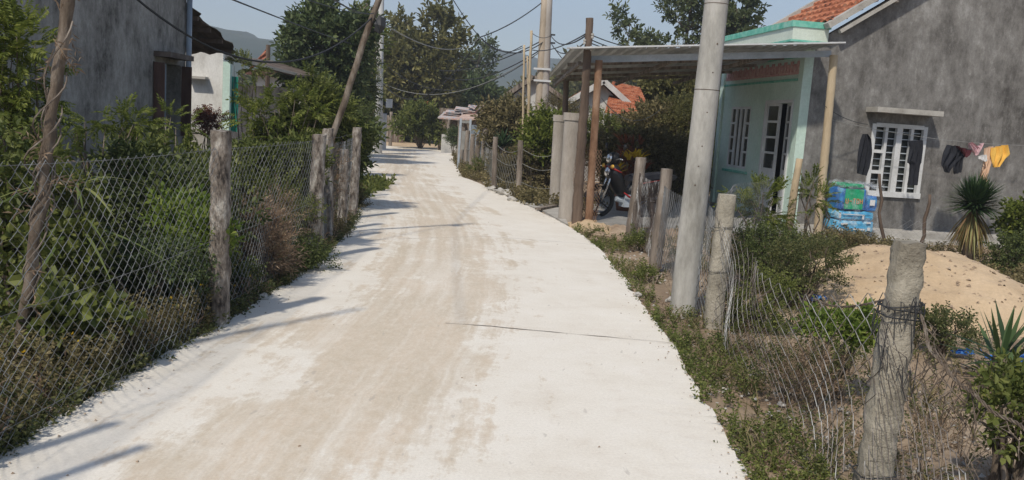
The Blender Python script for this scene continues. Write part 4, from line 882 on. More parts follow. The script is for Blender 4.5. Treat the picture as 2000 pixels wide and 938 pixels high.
# ============================================================ LEFT HOUSES
lh = thing('house', 'old grey cement house with rust brown shutter on the left behind the shrubs', 'house', (-5.5, 14.8, 0))
b = MB(); xw = -5.66; ye = 14.8; wy = (13.5, 14.6); wzz = (1.0, 2.15)
b.box((xw-.1, (7+wy[0])/2, 1.8), (.1, (wy[0]-7)/2, 2.)); b.box((xw-.1, (wy[1]+ye)/2, 1.8), (.1, (ye-wy[1])/2, 2.)); b.box((xw-.1, (wy[0]+wy[1])/2, (wzz[1]+3.8)/2), (.1, (wy[1]-wy[0])/2, (3.8-wzz[1])/2)); b.box((xw-.1, (wy[0]+wy[1])/2, wzz[0]/2-.1), (.1, (wy[1]-wy[0])/2, wzz[0]/2+.1))
b.box((xw-3.2, ye-.1, 1.8), (3., .1, 2.)); b.box((xw-3.2, 7.1, 1.8), (3., .1, 2.)); b.build('wall', MAT['plaster_old'], lh)
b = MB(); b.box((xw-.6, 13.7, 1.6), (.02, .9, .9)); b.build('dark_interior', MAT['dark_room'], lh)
b = MB(); b.box((xw+.13, (wy[0]+wy[1])/2-.05, 2.27), (.13, .48, .04)); b.build('window_awning', MAT['tin_brown'], lh)
for s_, y_ in ((-1, wy[0]), (1, wy[1])):
    b = MB(); b.box((xw+.02+.08, y_, 1.57), (.08, .018, .57)); b.build('shutter', MAT['shutter_wood'], lh)
b = MB(); b.box((xw+.02, wy[0]+.35, 1.57), (.03, .04, .57)); b.build('window_mullion', MAT['grey_blue'], lh)
b = MB(); b.tube([(xw+.06, ye-.02, -.1), (xw+.06, ye-.02, 3.42)], .045, 10); b.build('downpipe', MAT['grey_blue'], lh, True)
b = MB(); b.box((xw+.1, ye-.05, 3.5), (.14, .14, .09)); b.build('gutter_head', MAT['grey_blue'], lh)
b = MB(); b.box((xw-3.15, 10.9, 3.85), (3.2, 4.0, .05)); b.build('roof', MAT['tin_brown'], lh)
# brown corrugated lean-to behind it
A1 = D(374, 12, 14.85); B1 = D(470, 104, 16.7); C1 = D(372, 109, 16.6); sl_ = A1-B1
lt = thing('lean_to', 'brown corrugated lean-to with dark underside and pale wall beyond the left grey house', 'shed', (-6.2, 17, 0))
n1 = 60; a = np.linspace(0, 1, n1)[None, :, None]; c = np.linspace(0, 1, 14)[:, None, None]; A2 = A1+A(-5, 0, -.1); B2 = C1+A(-4, 0, -.1)
Vc = (A1*(1-a)+A2*a)*(1-c)+(B1*(1-a)+B2*a)*c; Vc[..., 2] += .025*np.sin(np.arange(n1)*1.6)[None]+np.repeat(rng.normal(0, .012, (7, 1)), 2, 0); Vc[:, 0, 0] += rng.normal(0, .05, 14)
MB().slab(Vc, .012).build('roof_sheet', MAT['tin_brown'], lt)
for t_ in (.18, .42, .66, .9):
    b = MB(); e0 = lerp(A1, B1, t_)-A(.05, 0, .06); b.box(e0-A(2, 0, 0), (2, .03, .035)); b.build('rafter', MAT['wood_dark'], lt)
wl = D(362, 200, 18.6); wr = D(434, 200, 18.6); wt = D(400, 100, 18.6)[2]; b = MB(); b.box(((wl[0]+wr[0])/2-.1, 18.66, wt/2-.05), ((wr[0]-wl[0])/2+.1, .06, wt/2+.05)); b.build('pale_wall', MAT['whitewash'], lt)
p = D(388, 152, 18.5); b = MB(); b.box((p[0]-.02, 18.48, p[2]), (.2, .1, .025)); b.build('wall_ledge', MAT['plinth'], lt)
p = D(441, 180, 18.55); b = MB(); b.box((p[0]+.01, 18.6, 1.1), (.075, .06, 1.35)); b.build('corner_post', MAT['mint'], lt)
p = D(456, 190, 18.7); b = MB(); n = 9; V = np.array([[[p[0]-.10+.2*j/5, 18.7+.03*math.sin(j*2+i), 1.0+1.3*i/n] for j in range(6)] for i in range(n)]); b.slab(V, .004); b.build('green_net', MAT['green_net'], lt)
b = MB(); xl_ = D(405, 250, 18.1)[0]; b.box((xl_+.02, 18.2, .98), (.42, .14, .04)); b.box((xl_+.02, 18.2, .4), (.40, .12, .538)); b.build('ledge', MAT['plinth'], lt)
# low dark shed further back
ls = thing('shed', 'low dark roofed shed with pale roof edge behind the left shrubs', 'shed', (-7, 23, 0))
p = D(440, 112, 22); q = D(580, 147, 23.5); r3 = D(380, 100, 29); V = np.array([[p+A(-3, 0, .15), p, q], [p+A(-3, 4, .35), p+A(0, 4, .2), q+A(0, 4, .2)]]); MB().slab(V, .05).build('roof', MAT['tin_brown'], ls)
b = MB(); d_ = norm(q-p); b.box((p+q)/2+A(0, -.05, .02), (np.linalg.norm(q-p)/2, .03, .035), d_, norm(np.cross(ZZ, d_))); b.build('eave_strip', MAT['cable_pale'], ls)
b = MB(); b.box(((p[0]+q[0])/2-1, 23.8, 1.0), (2.2, .1, 1.1)); b.build('wall', MAT['plaster_old'], ls)
# far pale house behind the shrubs and roof clutter
ph_ = thing('house', 'pale far house glimpsed between the left shrubs', 'house', (-9, 31, 0)); a0 = D(500, 190, 31); a1 = D(615, 190, 31)
b = MB(); b.box(((a0[0]+a1[0])/2, 33, 1.2), ((a1[0]-a0[0])/2, 2, 1.4)); b.build('wall', MAT['white_wall'], ph_)
b = MB(); b.box(((a0[0]+a1[0])/2, 33, 2.7), ((a1[0]-a0[0])/2+.3, 2.3, .08)); b.build('roof', MAT['dark_tile'], ph_)
p = D(524, 150, 28); q = D(524, 88, 28); t = thing('flag_pole', 'short wooden mast with a faded red rag beyond the low shed', 'pole', (p[0], 28, 0)); MB().tube([(p[0], 28, -.2), q], .07, 6).build('mast', MAT['wood_dark'], t)
V = np.array([[lerp(q+A(-.05, 0, -.1), q+A(-.6, .1, -.75), i/6)+A(0, .04*math.sin(j*2+i), -.28*j/5*(1-i/8)) for j in range(6)] for i in range(7)]); MB().slab(V, .01).build('red_rag', MAT['brick'], t)

# ============================================================ POLES
def pole(name, label, base, top, r0, r1, mat, group=None, n=10, extra=None):
    base = A(*base); top = A(*top); t = thing(name, label, 'pole', base, group); s = np.linspace(0, 1, 14)[:, None]; P = base*(1-s)+top*s; P[0, 2] -= .3
    if mat != 'pole_concrete' and mat != 'white_pole': P[1:-1, :2] += rng.normal(0, r0*.18, (12, 2))
    MB().tube(P, np.linspace(r0, r1, 14), n).build('shaft', MAT[mat], t, True)
    if extra: extra(t, base, top)
    return t
mk('white_pole', [(.42, .42, .41), (.6, .6, .585), (.68, .68, .66)], 3, bmp=.2, stretch=(1, 1, .3))
pt = D(738, 2, 11.0); pm = D(655, 250, 11.0); pb = pm+(pm-pt)*((pm[2]+.05)/(pt[2]-pm[2])); pt = pt+(pt-pb)*.08
pole('wooden_pole', 'leaning brown wooden utility pole rising from the clustered left fence posts', pb, pt, .043, .038, 'bark', extra=lambda t, b0, t0: (MB().tube([t0-A(.06, 0, .62), t0-A(.04, 0, .54), t0-A(.02, 0, .44)], [.05, .08, .045], 7, jit=.012).build('wire_tangle', MAT['cable'], t)))
leanT = D(728, 33, 11.0)
pwb = G(739, 300); pwt = D(745, -60, pwb[1])
def whex(t, b0, t0):
    MB().box(b0+A(.35, -.1, 2.0), (.12, .08, .17)).build('meter_box', MAT['white_paint'], t)
pole('utility_pole', 'white concrete utility pole draped in creepers where the lane bends left', pwb, pwt, .155, .12, 'white_pole', extra=whex)
for k, px in enumerate((732, 750)):
    p = G(px, 292); q = D(px+2, 222, p[1]); pole('fence_post', ['short white post left of the white utility pole', 'short white post right of the white utility pole'][k], p, q, .09, .09, 'white_pole')
p = G(762, 285); pole('fence_post', 'thin brown post standing alone at the far end of the lane', p, D(764, 219, p[1]), .09, .08, 'wood_grey')
# twin poles in the middle
tw = thing('twin_utility_pole', 'pair of tall concrete poles strapped together beyond the far right fence', 'pole', (D(1050, 300, 28)[0], 28, 0))
for bx_, tx_ in ((1046, 1066), (1057, 1073)):
    b0 = D(bx_, 345, 28); t0 = D(tx_, -30, 28); MB().tube(np.array([b0*(1-s)+t0*s for s in np.linspace(0, 1, 8)]), np.linspace(.15, .115, 8), 12).build('shaft', MAT['pillar' if bx_ > 1050 else 'warm_concrete'], tw, True)
b = MB()
for y_ in (135, 158): c = D(1059, y_, 27.85); b.box(c, (.27, .02, .03)); 
b.build('strap', MAT['white_paint'], tw)
for y_ in (68, 84): c = D(1077, y_, 28); MB().tube([c-A(.2, 0, 0), c+A(.12, 0, 0)], .03, 6).build('bracket', MAT['cable'], tw)
for k, (bx_, by_, tx_, ty_, w_) in enumerate(((1022, 320, 1024, 88, .035), (1032, 300, 1038, 60, .045), (1040, 300, 1030, 110, .03))):
    p = D(bx_, by_, 23+k); q = D(tx_, ty_, 23+k); pole('bamboo_pole', ['thinnest upright bamboo pole left of the strapped twin poles', 'taller bamboo pole just left of the strapped twin poles', 'slightly tilted bamboo pole between the thin poles'][k], (p[0], p[1], -.05), q, w_, w_*.8, 'bamboo', 'thin bamboo wire poles', 7)
# ------------------------------------------------------------ cables
nodeP = D(937, 73, 27); twT = D(1060, 4, 28); twA = D(1076, 70, 28); twB = D(1076, 84, 28); tpT = q_ = D(1150, 76, 14.6); tpB = D(1149, 66, 14.6)
CG = 'overhead wires across the lane'
cable('thick sagging cable from the leaning brown pole to the upper left', leanT, D(255, -12, 7.2), .55, .010, 'cable')
cable('thin wire running from the leaning brown pole out over the left roofs', D(730, 26, 11.0), D(625, -20, 5), .05, .006, 'cable', group=CG)
cable('thin wire crossing the sky above the left hill', D(430, -10, 9), D(720, 95, 34.8), .05, .010, 'cable')
cable('pale drooping cable from the leaning brown pole to the wire junction', leanT, nodeP, .38, .010, 'cable_pale')
cable('steep wire dropping from the top edge to the junction in mid air', D(878, -12, 25), nodeP, .05, .013)
cable('dark cable from the twin poles down to the junction in mid air', twT, nodeP, .12, .018)
cable('dark cable from the junction curving back to the twin poles bracket', nodeP, twA, .5, .018)
cable('slack wire from the junction down into the left trees', nodeP, D(745, 160, 34.8), 1.2, .016)
cable('upper of two dark cables from the far trees to the twin poles', D(860, 138, 45), twA, .35, .02)
cable('lower of two dark cables from the far trees to the twin poles', D(870, 152, 45), twB, .5, .02)
cable('pale low wire from the white pole towards the twin poles', D(742, 160, 34.8), D(1062, 96, 28), .9, .013, 'cable_pale')
cable('upper cable between twin poles and dark timber post', twA, tpB, .22, .014); cable('lower cable between twin poles and dark timber post', twB, tpT, .28, .014)
cable('cable crossing upward from the low right of the twin poles to the timber post', D(1040, 98, 24), D(1151, 62, 14.6), .12, .012)
cable('thin line right of the timber post passing above the tin canopy', tpB, D(1300, 96, 19.5), .1, .010); cable('second thin line right of the timber post passing above the canopy', tpT, D(1290, 104, 19.5), .1, .010)
cable('third thin line from the timber post to behind the canopy', D(1152, 84, 14.6), D(1320, 112, 19), .1, .010)
cable('high thin wire from the top left corner of the sky to the white pole', D(560, -14, 14), D(744, 30, 34.8), .1, .010, group=CG)
cable('cable from the twin poles sweeping left over the olive tree', twB, D(745, 120, 34.8), 1.3, .012)
cable('cable from the twin poles bracket dropping behind the gabled roof', twB, D(1160, 150, 36), .3, .014)
cable('thin wire between the tall bamboo pole and the twin poles bracket', D(1038, 64, 24), twA, .1, .009)
cable('thin wire from the bamboo poles down left to the junction', D(1024, 92, 23), nodeP, .25, .010)
cable('faint high wire across the top centre of the sky', D(1020, 90, 24), D(900, 110, 44), .3, .012)
cable('loose drooping line inside the canopy between bushes', D(1175, 192, 16), D(1290, 214, 17), .3, .008, 'cable_pale', name='clothesline')

# ============================================================ FAR BUILDINGS
sk = thing('shack', 'open shack with patched faded roof sheets at the far end of the lane', 'shack', (-3.2, 44, 0))
def roofpoly(px, y0, y1, mat, parent, th=.06, jit=0):
    (x0, a), (x1, b_), (x2, c_), (x3, d_) = px; V = np.array([[D(x0, a, y0), D(x1, b_, y0)], [D(x3, d_, y1), D(x2, c_, y1)]]); return MB().slab(V, th).build('roof', MAT[mat], parent)
mk('patched', [(.45, .33, .26), (.6, .47, .38), (.42, .28, .24), (.5, .48, .46)], 3, bmp=.2, stretch=(1, 2, 1))
mk('patched_blue', [(.16, .26, .38), (.5, .45, .42), (.5, .2, .14)], 5, bmp=.2)
roofpoly([(893, 232), (972, 234), (952, 205), (922, 207)], 40, 44, 'patched', sk); roofpoly([(855, 229), (900, 233), (905, 219), (870, 217)], 40.5, 43, 'patched_blue', sk)
b = MB()
for k in range(14):
    x0 = rng.uniform(880, 960); y0_ = np.interp(x0, [880, 930, 960], [222, 214, 216])+rng.uniform(-3, 6); c = D(x0, y0_, 41.5); b.box(c+A(0, 0, .07), (.4, .3, .01), (1, 0, .05*rng.normal()), (0, 1, .2))
b.build('roof_patch', MAT['patched_blue'], sk)
for px in (877, 897, 905, 958): p = D(px, 235, 40.3); MB().tube([(p[0], 40.3, -.1), (p[0], 40.3, p[2]+.03)], .07, 6).build('post', MAT['wood_grey'], sk)
c = D(882, 265, 40.2); b = MB(); b.box((c[0], 40.2, .35), (.45, .06, .48)); b.build('low_wall', MAT['white_wall'], sk)
c = D(885, 246, 43); b = MB(); b.box((c[0]+.5, 43, 1.0), (1.2, .06, 1.05)); b.build('back_wall', MAT['bark'], sk)
p = D(910, 240, 29.); gt = thing('tin_gate', 'narrow blue grey corrugated tin gate behind the far right fence posts', 'gate', (p[0], 29, 0))
n = 40; x0, x1 = D(917, 270, 28.6)[0], D(944, 270, 28.6)[0]; V = np.array([[[x0+(x1-x0)*j/n, 28.6+.012*math.sin(j*1.6), z] for j in range(n+1)] for z in (0., 1.42)]); MB().grid(V).build('sheet', MAT['grey_blue'], gt)
for x in (D(898, 270, 28.6)[0], x0, x1): MB().box((x, 28.62, .78), (.035, .035, .82)).build('post', MAT['grey_steel'], gt)
b = MB(); x00 = D(898, 270, 28.6)[0]; b.box(((x00+x0)/2, 28.62, 1.5), ((x0-x00)/2, .03, .04)); b.box(((x00+x0)/2, 28.62, .9), ((x0-x00)/2-.06, .02, .3)); b.build('panel', MAT['cable_pale'], gt)
# gabled houses behind the twin poles and behind the canopy
def gable(label, px0, px1, pyr, pye, y, depth, roofm, wallm, ridge_px=None, name='house'):
    e0, e1 = D(px0, pye, y), D(px1, pye, y); r0 = D(ridge_px or (px0+px1)/2, pyr, y); t = thing(name, label, 'house', (r0[0], y, 0))
    zf = (e0[2]+e1[2])/2; b = MB(); m_ = .25
    f = [[e0[0]+m_, y, -.2], [e1[0]-m_, y, -.2], [e1[0]-m_, y, zf-.0], [r0[0], y, r0[2]-.12], [e0[0]+m_, y, zf]]; v = [A(*q) for q in f]; v2 = [q+A(0, depth, 0) for q in v]
    b.add(v+v2, [[0, 1, 2, 3, 4], [9, 8, 7, 6, 5]]+[[i, 5+i, 5+(i+1) % 5, (i+1) % 5] for i in range(5)]); b.build('wall', MAT[wallm], t)
    for e in (e0, e1):
        nv = 60; vs = np.linspace(-.3, depth+.3, nv); nr = 10; rows = []
        for r_ in range(nr):
            for k in (0, 1):
                s = (r_+k)/nr; p = A(e[0], y, zf)*(1-s)+A(r0[0], y, r0[2])*s; rows.append([p+A(0, v_, .04*(1-k)+.03*abs(math.sin(v_*8))) for v_ in vs])
        R_ = np.array(rows); MB().grid(R_ if e is e0 else R_[::-1]).build('roof', MAT[roofm], t)
        b = MB(); d_ = norm(A(r0[0], y, r0[2])-A(e[0], y, zf)); b.box((A(r0[0], y, r0[2])+A(e[0], y, zf))/2+A(0, -.3, -.02), (np.linalg.norm(A(r0[0], y, r0[2])-A(e[0], y, zf))/2, .04, .08), d_, (0, 1, 0)); b.build('verge', MAT['white_wall' if roofm == 'tile' else 'wood_grey'], t)
    return t
gable('weathered gabled house with dark tiles behind the strapped twin poles', 985, 1105, 150, 192, 33, 7, 'dark_tile', 'white_wall', 1042)
h2 = gable('house with bright orange tiles glimpsed under the tin canopy', 1105, 1235, 158, 205, 27, 6, 'tile', 'white_wall', 1178)
# orange slope facing the lane beside it
p0_, p1_ = D(1180, 163, 26.5), D(1262, 205, 26.5); rows = []
for r_ in range(12):
    for k in (0, 1):
        s = (r_+k)/12; L0 = D(1196, 160, 29)*(1-s)+D(1180, 225, 25)*s; R0_ = D(1250, 172, 29)*(1-s)+D(1275, 232, 25)*s; rows.append([L0*(1-j/50)+R0_*(j/50)+A(0, 0, .04*(k)+.03*abs(math.sin(j*1.2))) for j in range(51)])
MB().grid(np.array(rows)).build('roof', MAT['tile'], h2)
# dark picket hedge fence, far left of the bend
pf = fence_thing('paling_fence', 'dark weathered paling fence behind the white utility pole', (-7, 44, 0))
k = 0
for px in np.arange(700, 790, 6.):
    y = 50; p = D(px, 285, y); hgt = 1.5+.3*math.sin(px); MB().box((p[0], y+.02*(k % 2), hgt/2-.1), (.09, .03, hgt/2+.1)).build('paling', MAT['wood_dark' if k % 3 else 'wood_grey'], pf); k += 1

# ============================================================ VEGETATION
def S(px, py, y, rp, rz=None, ry=None): c = D(px, py, y); r = rp*y/FPX; return c, (r, ry or r*.8, (rz or rp)*y/FPX)
def bush(label, px, py, y, rp, rzp, kind, mat, clumps, per, size, group=None, name='bush', cat='bush', up=.3, spread=.36, wr=.016, ry=None, wood='bark'):
    c, r = S(px, py, y, rp, rzp, ry); return shrub(name, label, cat, (c[0], c[1], -.06), c, r, kind, mat, clumps, per, size, group, up, spread, wood, wr)
# --- left yard, near
bush('tall feathery green shrub at the far left edge in front of the old wall', 35, 140, 6.6, 95, 165, 'pinnate', 'light', 22, 20, .17, name='shrub', cat='shrub', up=.1, spread=.3)
bush('light leafy branches spreading across the old grey wall', 190, 235, 7.6, 100, 38, 'pinnate', 'light', 13, 9, .15, name='shrub', cat='shrub', up=.0, spread=.3)
bush('small light green sprays in front of the left house shutter', 325, 240, 9.5, 80, 28, 'pinnate', 'light', 9, 5, .17, name='shrub', cat='shrub', up=0, spread=.3)
bush('dark shrub at the left edge behind the fence below the tall one', 50, 370, 5.8, 120, 95, 'broad', 'mid', 18, 22, .12)
bush('dark green bush filling the fence between crooked pole and first post', 290, 400, 7.2, 140, 85, 'broad', 'dark', 26, 34, .14)
bush('bright lime shrub behind the mesh left of the first near post', 355, 480, 6.4, 85, 68, 'broad', 'lime', 22, 20, .13)
bush('low dark bush under the lime shrub', 250, 540, 6.0, 130, 60, 'small', 'deep', 20, 30, .16)
bush('broad leaved lime plant at the foot of the crooked pole', 130, 625, 4.95, 85, 62, 'big', 'mid', 18, 9, .125, name='broadleaf_plant', cat='plant', up=.5)
bush('shaded green bush behind the mesh at the lower left', 60, 500, 5.6, 110, 90, 'broad', 'mid', 18, 22, .16)
bush('bush sprouting along the base of the old grey wall', 330, 335, 9.0, 150, 42, 'broad', 'mid', 22, 22, .17)
bush('brown dry shrub behind the mesh right of the first near post', 510, 440, 8.6, 66, 60, 'twig', 'dry', 20, 14, .15, name='dry_shrub', cat='shrub', up=.6, wr=.005)
bush('green shrub growing through the brown dry shrub behind the left mesh', 540, 420, 9.0, 70, 70, 'small', 'mid', 20, 14, .14, wr=.006)
bush('green bush above the dry shrub behind the left mesh', 540, 325, 9.9, 85, 38, 'broad', 'mid', 22, 26, .15)
bush('dark green bush rising behind the second fence post', 480, 345, 10.4, 55, 55, 'small', 'dark', 16, 28, .18)
bush('reddish dry bush low behind the mesh', 490, 480, 7.8, 60, 70, 'twig', 'dry', 20, 26, .2, name='dry_shrub', cat='shrub', up=.5)
bush('dark creeping weeds at the foot of the second fence post', 575, 520, 8.6, 55, 55, 'small', 'dark', 14, 24, .15)
bush('dark low weeds right of the first near post', 455, 560, 7.0, 40, 70, 'small', 'dark', 14, 24, .14)
# --- left yard, middle
bush('reddish leafed potted shrub in front of the pale wall', 410, 238, 17.6, 30, 13, 'small', 'reddish', 10, 22, .2)
bush('feathery light shrub in front of the low dark shed', 560, 228, 13.5, 78, 66, 'pinnate', 'light', 30, 9, .24, name='shrub', cat='shrub', up=.1, spread=.26)
bush('branch of light leaves beside the brown lean-to eave', 488, 132, 16.5, 34, 12, 'pinnate', 'mid', 6, 8, .2, name='shrub', cat='shrub')
bush('green shrub left of the leaning brown pole', 620, 215, 14, 62, 68, 'pinnate', 'mid', 26, 20, .26, name='shrub', cat='shrub', up=.1, spread=.28)
bush('dark bush behind the clustered fence posts', 620, 270, 14.5, 95, 50, 'broad', 'dark', 24, 36, .24)
bush('dark creeper mass between the posts and the white pole', 705, 262, 22, 22, 42, 'small', 'dark', 16, 24, .26)
bush('weedy green growth on the fence right of the clustered posts', 700, 395, 14.8, 10, 36, 'small', 'drygreen', 9, 12, .14, wr=.006)
bush('brown green weeds at the foot of the clustered fence posts', 655, 462, 11.2, 34, 34, 'small', 'drygreen', 16, 18, .14)
bush('thin dry hanging vine on the clustered posts', 652, 350, 11.0, 14, 60, 'twig', 'dry', 9, 10, .16, name='dry_vine', cat='vine', wr=.006)
# --- trees
def T(label, px, py, y, rp, rzp, kind, mat, clumps, per, size, tr=.14, spread=.25, name='tree', group=None, ry=None, flat=.8, up=.2):
    c, r = S(px, py, y, rp, rzp, ry); return tree(name, label, (c[0], c[1], -.1), 0, c, r, kind, mat, clumps, per, size, group, tr, spread, flat=flat, up=up)
T('dark green tree with uneven crown left of the leaning pole', 636, 110, 27, 74, 98, 'broad', 'deep', 66, 24, .42, .16, .19)
T('lower dark tree filling the gap behind the leaning pole', 676, 165, 31, 48, 72, 'pinnate', 'dark', 36, 30, .5, .14, .26)
T('lighter creeper covered tree beside the white utility pole', 716, 110, 37, 32, 85, 'pinnate', 'light', 30, 18, .5, .12, .26)
T('broad olive tree with gaps in its crown above the lane end', 826, 128, 52, 76, 112, 'broad', 'olive', 84, 15, .75, .25, .145)
T('darker tree low behind the broad olive tree', 800, 200, 56, 84, 52, 'broad', 'dark', 44, 34, .85, .2, .26)
T('pale green airy tree between the broad olive tree and the right hill', 932, 125, 66, 32, 46, 'broad', 'euca', 18, 9, .7, .16, .2)
T('dense dark tree above the patched shack', 905, 198, 60, 52, 28, 'broad', 'deep', 34, 30, .85, .2, .28)
T('bluish green eucalyptus with bare trunks above the tin canopy', 1345, 10, 38, 66, 95, 'broad', 'euca', 34, 16, .42, .13, .15)
T('sparse eucalyptus branch just right of the thick concrete pole', 1440, 55, 37, 34, 60, 'broad', 'euca', 15, 20, .6, .12, .24)
T('thin nearly bare young tree standing against the sky left of the canopy trees', 1228, 55, 40, 24, 40, 'broad', 'euca', 10, 6, .5, .05, .2)
T('small dark tree top behind the tin canopy', 1270, 88, 42, 14, 14, 'broad', 'euca', 5, 16, .5, .06, .3)
# vines on the white pole
vt = thing('hanging_vine', 'brown and green creepers hanging from the wires at the white utility pole', 'vine', (pwb[0]-.3, 33, 4)); b = MB(); f = MB()
for k in range(26):
    x0 = rng.uniform(712, 742); a0 = D(x0, rng.uniform(5, 120), 33.5); ln = rng.uniform(.8, 2.6); n = 9; P = np.array([a0+A(rng.normal(0, .06)+.12*math.sin(i*.7+k), rng.normal(0, .05), -ln*i/(n-1)) for i in range(n)]); b.tube(P, .016, 4); sprigs(f, 'small', P[2:], rng.normal(0, 1, (n-2, 3))+A(0, 0, -.5), .3)
b.build('stems', MAT['wood_grey'], vt); f.build('foliage', L['light'], vt)
# far tree line: copies of a few trees
base_t = T('dark tree in the far tree line closing the horizon', 700, 190, 92, 80, 50, 'broad', 'dark', 40, 30, 1.9, .25, .28, group='trees of the far tree line')
base_u = T('dark tree in the far tree line closing the horizon', 1180, 190, 85, 70, 45, 'broad', 'olive', 36, 30, 1.8, .25, .28, group='trees of the far tree line')
for k in range(26):
    x = -62+k*5.2+rng.normal(0, 1); y = 88+rng.uniform(-8, 22)
    if k % 2: copy_thing(base_t, (x, y, -.1), rng.uniform(0, 6), rng.uniform(.5, .85))
    else: copy_thing(base_u, (x, y, -.1), rng.uniform(0, 6), rng.uniform(.5, .85))
# --- lane end and far right
bush('round green bush at the far end of the lane', 822, 246, 43, 40, 28, 'broad', 'mid', 26, 30, .42)
bush('orange flowering top rising above the far round bush', 826, 216, 44, 13, 11, 'small', 'orange', 6, 16, .4)
bush('small dark round bush before the patched shack', 888, 266, 38, 12, 12, 'small', 'deep', 6, 30, .3)
bush('dark hedge left of the round bush beyond the lane', 765, 245, 54, 40, 30, 'broad', 'deep', 20, 34, .7)
bush('tangled green bush behind the far right fence', 988, 248, 25, 44, 38, 'broad', 'drygreen', 26, 28, .3)
bush('mid green bush left of the strapped twin poles', 995, 225, 28, 36, 22, 'pinnate', 'olive', 16, 22, .36)
bush('bright green bush left of the gate pillars', 1068, 272, 20.5, 38, 46, 'broad', 'light', 26, 28, .24)
bush('brown green undergrowth between far fence posts', 1045, 335, 20.5, 48, 48, 'small', 'drygreen', 26, 40, .24)
bush('undergrowth around the lone far fence post', 985, 325, 22.5, 40, 26, 'small', 'drygreen', 14, 20, .2)
bush('low weeds below the far right fence', 942, 335, 24.5, 24, 14, 'small', 'mid', 12, 20, .2)
bush('pale dry shrub rising right of the twin poles', 1095, 225, 24, 30, 22, 'twig', 'drygreen', 12, 20, .34)
# --- behind the canopy
for k, (px, py, y, rp, rz_, mt, lb) in enumerate(((1195, 275, 21.5, 55, 45, 'mid', 'green bush behind the rusty canopy post'), (1275, 272, 22.5, 70, 50, 'drygreen', 'brown green bush in the middle under the canopy'), (1340, 245, 22, 55, 65, 'olive', 'olive bush behind the thick concrete pole'), (1230, 320, 20.2, 65, 50, 'drygreen', 'brownish bush just behind the moped'), (1320, 335, 20.0, 62, 62, 'drygreen', 'brownish shrub right of the moped under the canopy'), (1385, 290, 22, 40, 70, 'mid', 'green bush left of the mint house corner'), (1400, 180, 30, 50, 50, 'dark', 'far dark bush seen beside the mint house'), (1330, 180, 30, 62, 34, 'olive', 'far olive bush under the tin canopy edge'))):
    bush(lb, px, py, y, rp, rz_, 'broad' if k % 2 else 'small', mt, 34, 34, .24 if y < 24 else .36)
# croton in a pot by the moped
c = D(1222, 345, 16.8); t = thing('croton', 'croton with dark red and yellow leaves behind the moped', 'plant', (c[0], c[1], tz)); b = MB(); b.lathe((c[0], c[1], tz), [(0, 0), (.13, 0), (.18, .28), (.2, .3), (.17, .3), (0, .27)], 14); b.build('pot', MAT['terracotta_pot'], t, True)
f = MB(); blades(f, np.array([[c[0]+rng.normal(0, .18), c[1]+rng.normal(0, .1), tz+rng.uniform(.6, 1.3)] for _ in range(30)]), 8, .26, .055, 1.0, .5); f.build('red_leaves', L['reddish'], t)
f = MB(); blades(f, np.array([D(1240, 308, 16.4), D(1228, 312, 16.4), D(1250, 312, 16.4), D(1206, 334, 16.4), D(1203, 342, 16.4)]), 16, .22, .055, 1.1, .4); f.build('yellow_leaves', L['yellow'], t)
b = MB(); 
for _ in range(9): b.tube([(c[0], c[1], tz+.25), (c[0]+rng.normal(0, .1), c[1], tz+.6), (c[0]+rng.normal(0, .2), c[1], tz+1.0)], .01, 5)
b.build('stems', MAT['bark'], t)
# --- spiky plants
def yucca(px, pyt, y, hgt, label, dead=True, n=190, leng=.5, wd=.035):
    c = D(px, 400, y); z0 = -.05; t = thing('yucca', label, 'yucca', (c[0], c[1], z0)); top = A(c[0], c[1], hgt); MB().tube([(c[0], c[1], z0), (c[0]+.02, c[1], hgt*.6), top], [.09, .08, .06], 8).build('trunk', MAT['bark'], t, True)
    f = MB()
    for k in range(n):
        a = rng.uniform(0, 6.28); e = rng.uniform(-.35, 1.4)**1; d = A(math.cos(a)*math.cos(e), math.sin(a)*math.cos(e), math.sin(e)); le = leng*rng.uniform(.8, 1.1); s = norm(np.cross(d, A(0, 0, 1)+rng.normal(0, .1, 3))); p_ = top+rng.normal(0, .03, 3); m1 = p_+d*le*.5; t1 = p_+d*le-A(0, 0, .05*le)
        f.add([p_-s*wd*.4, p_+s*wd*.4, m1+s*wd*.5, m1-s*wd*.5, t1], [[0, 1, 2, 3]]); f.f.append(np.array([[3, 2, 4]])+f.n-5)
    f.build('leaves', L['yucca'], t)
    if dead:
        f = MB()
        for k in range(220):
            a = rng.uniform(0, 6.28); e = -rng.uniform(.95, 1.4); d = A(math.cos(a)*math.cos(e), math.sin(a)*math.cos(e), math.sin(e)); le = leng*rng.uniform(.9, 1.6); s = norm(np.cross(d, A(0, 0, 1)+rng.normal(0, .3, 3))); p_ = top+A(0, 0, -rng.uniform(0, .15)); m1 = p_+d*le*.5+A(math.cos(a), math.sin(a), 0)*.03; t1 = p_+d*le; t1[2] = max(t1[2], 0)
            f.add([p_-s*wd*.4, p_+s*wd*.4, m1+s*wd*.4, m1-s*wd*.4, t1], [[0, 1, 2, 3]]); f.f.append(np.array([[3, 2, 4]])+f.n-5)
        f.build('dead_skirt', L['deadskirt'], t)
    return t
yucca(1903, 350, 12.6, .86, 'yucca with a skirt of dead leaves in front of the grey gable wall', n=760, leng=.48, wd=.026)
yucca(1998, 600, 6.3, .12, 'dark spiky plant at the right edge in front of the sand heap', dead=False, n=36, leng=.46, wd=.036)
yucca(975, 270, 23.5, .95, 'small spiky plant behind the far right fence', dead=False, n=70, leng=.5, wd=.05)
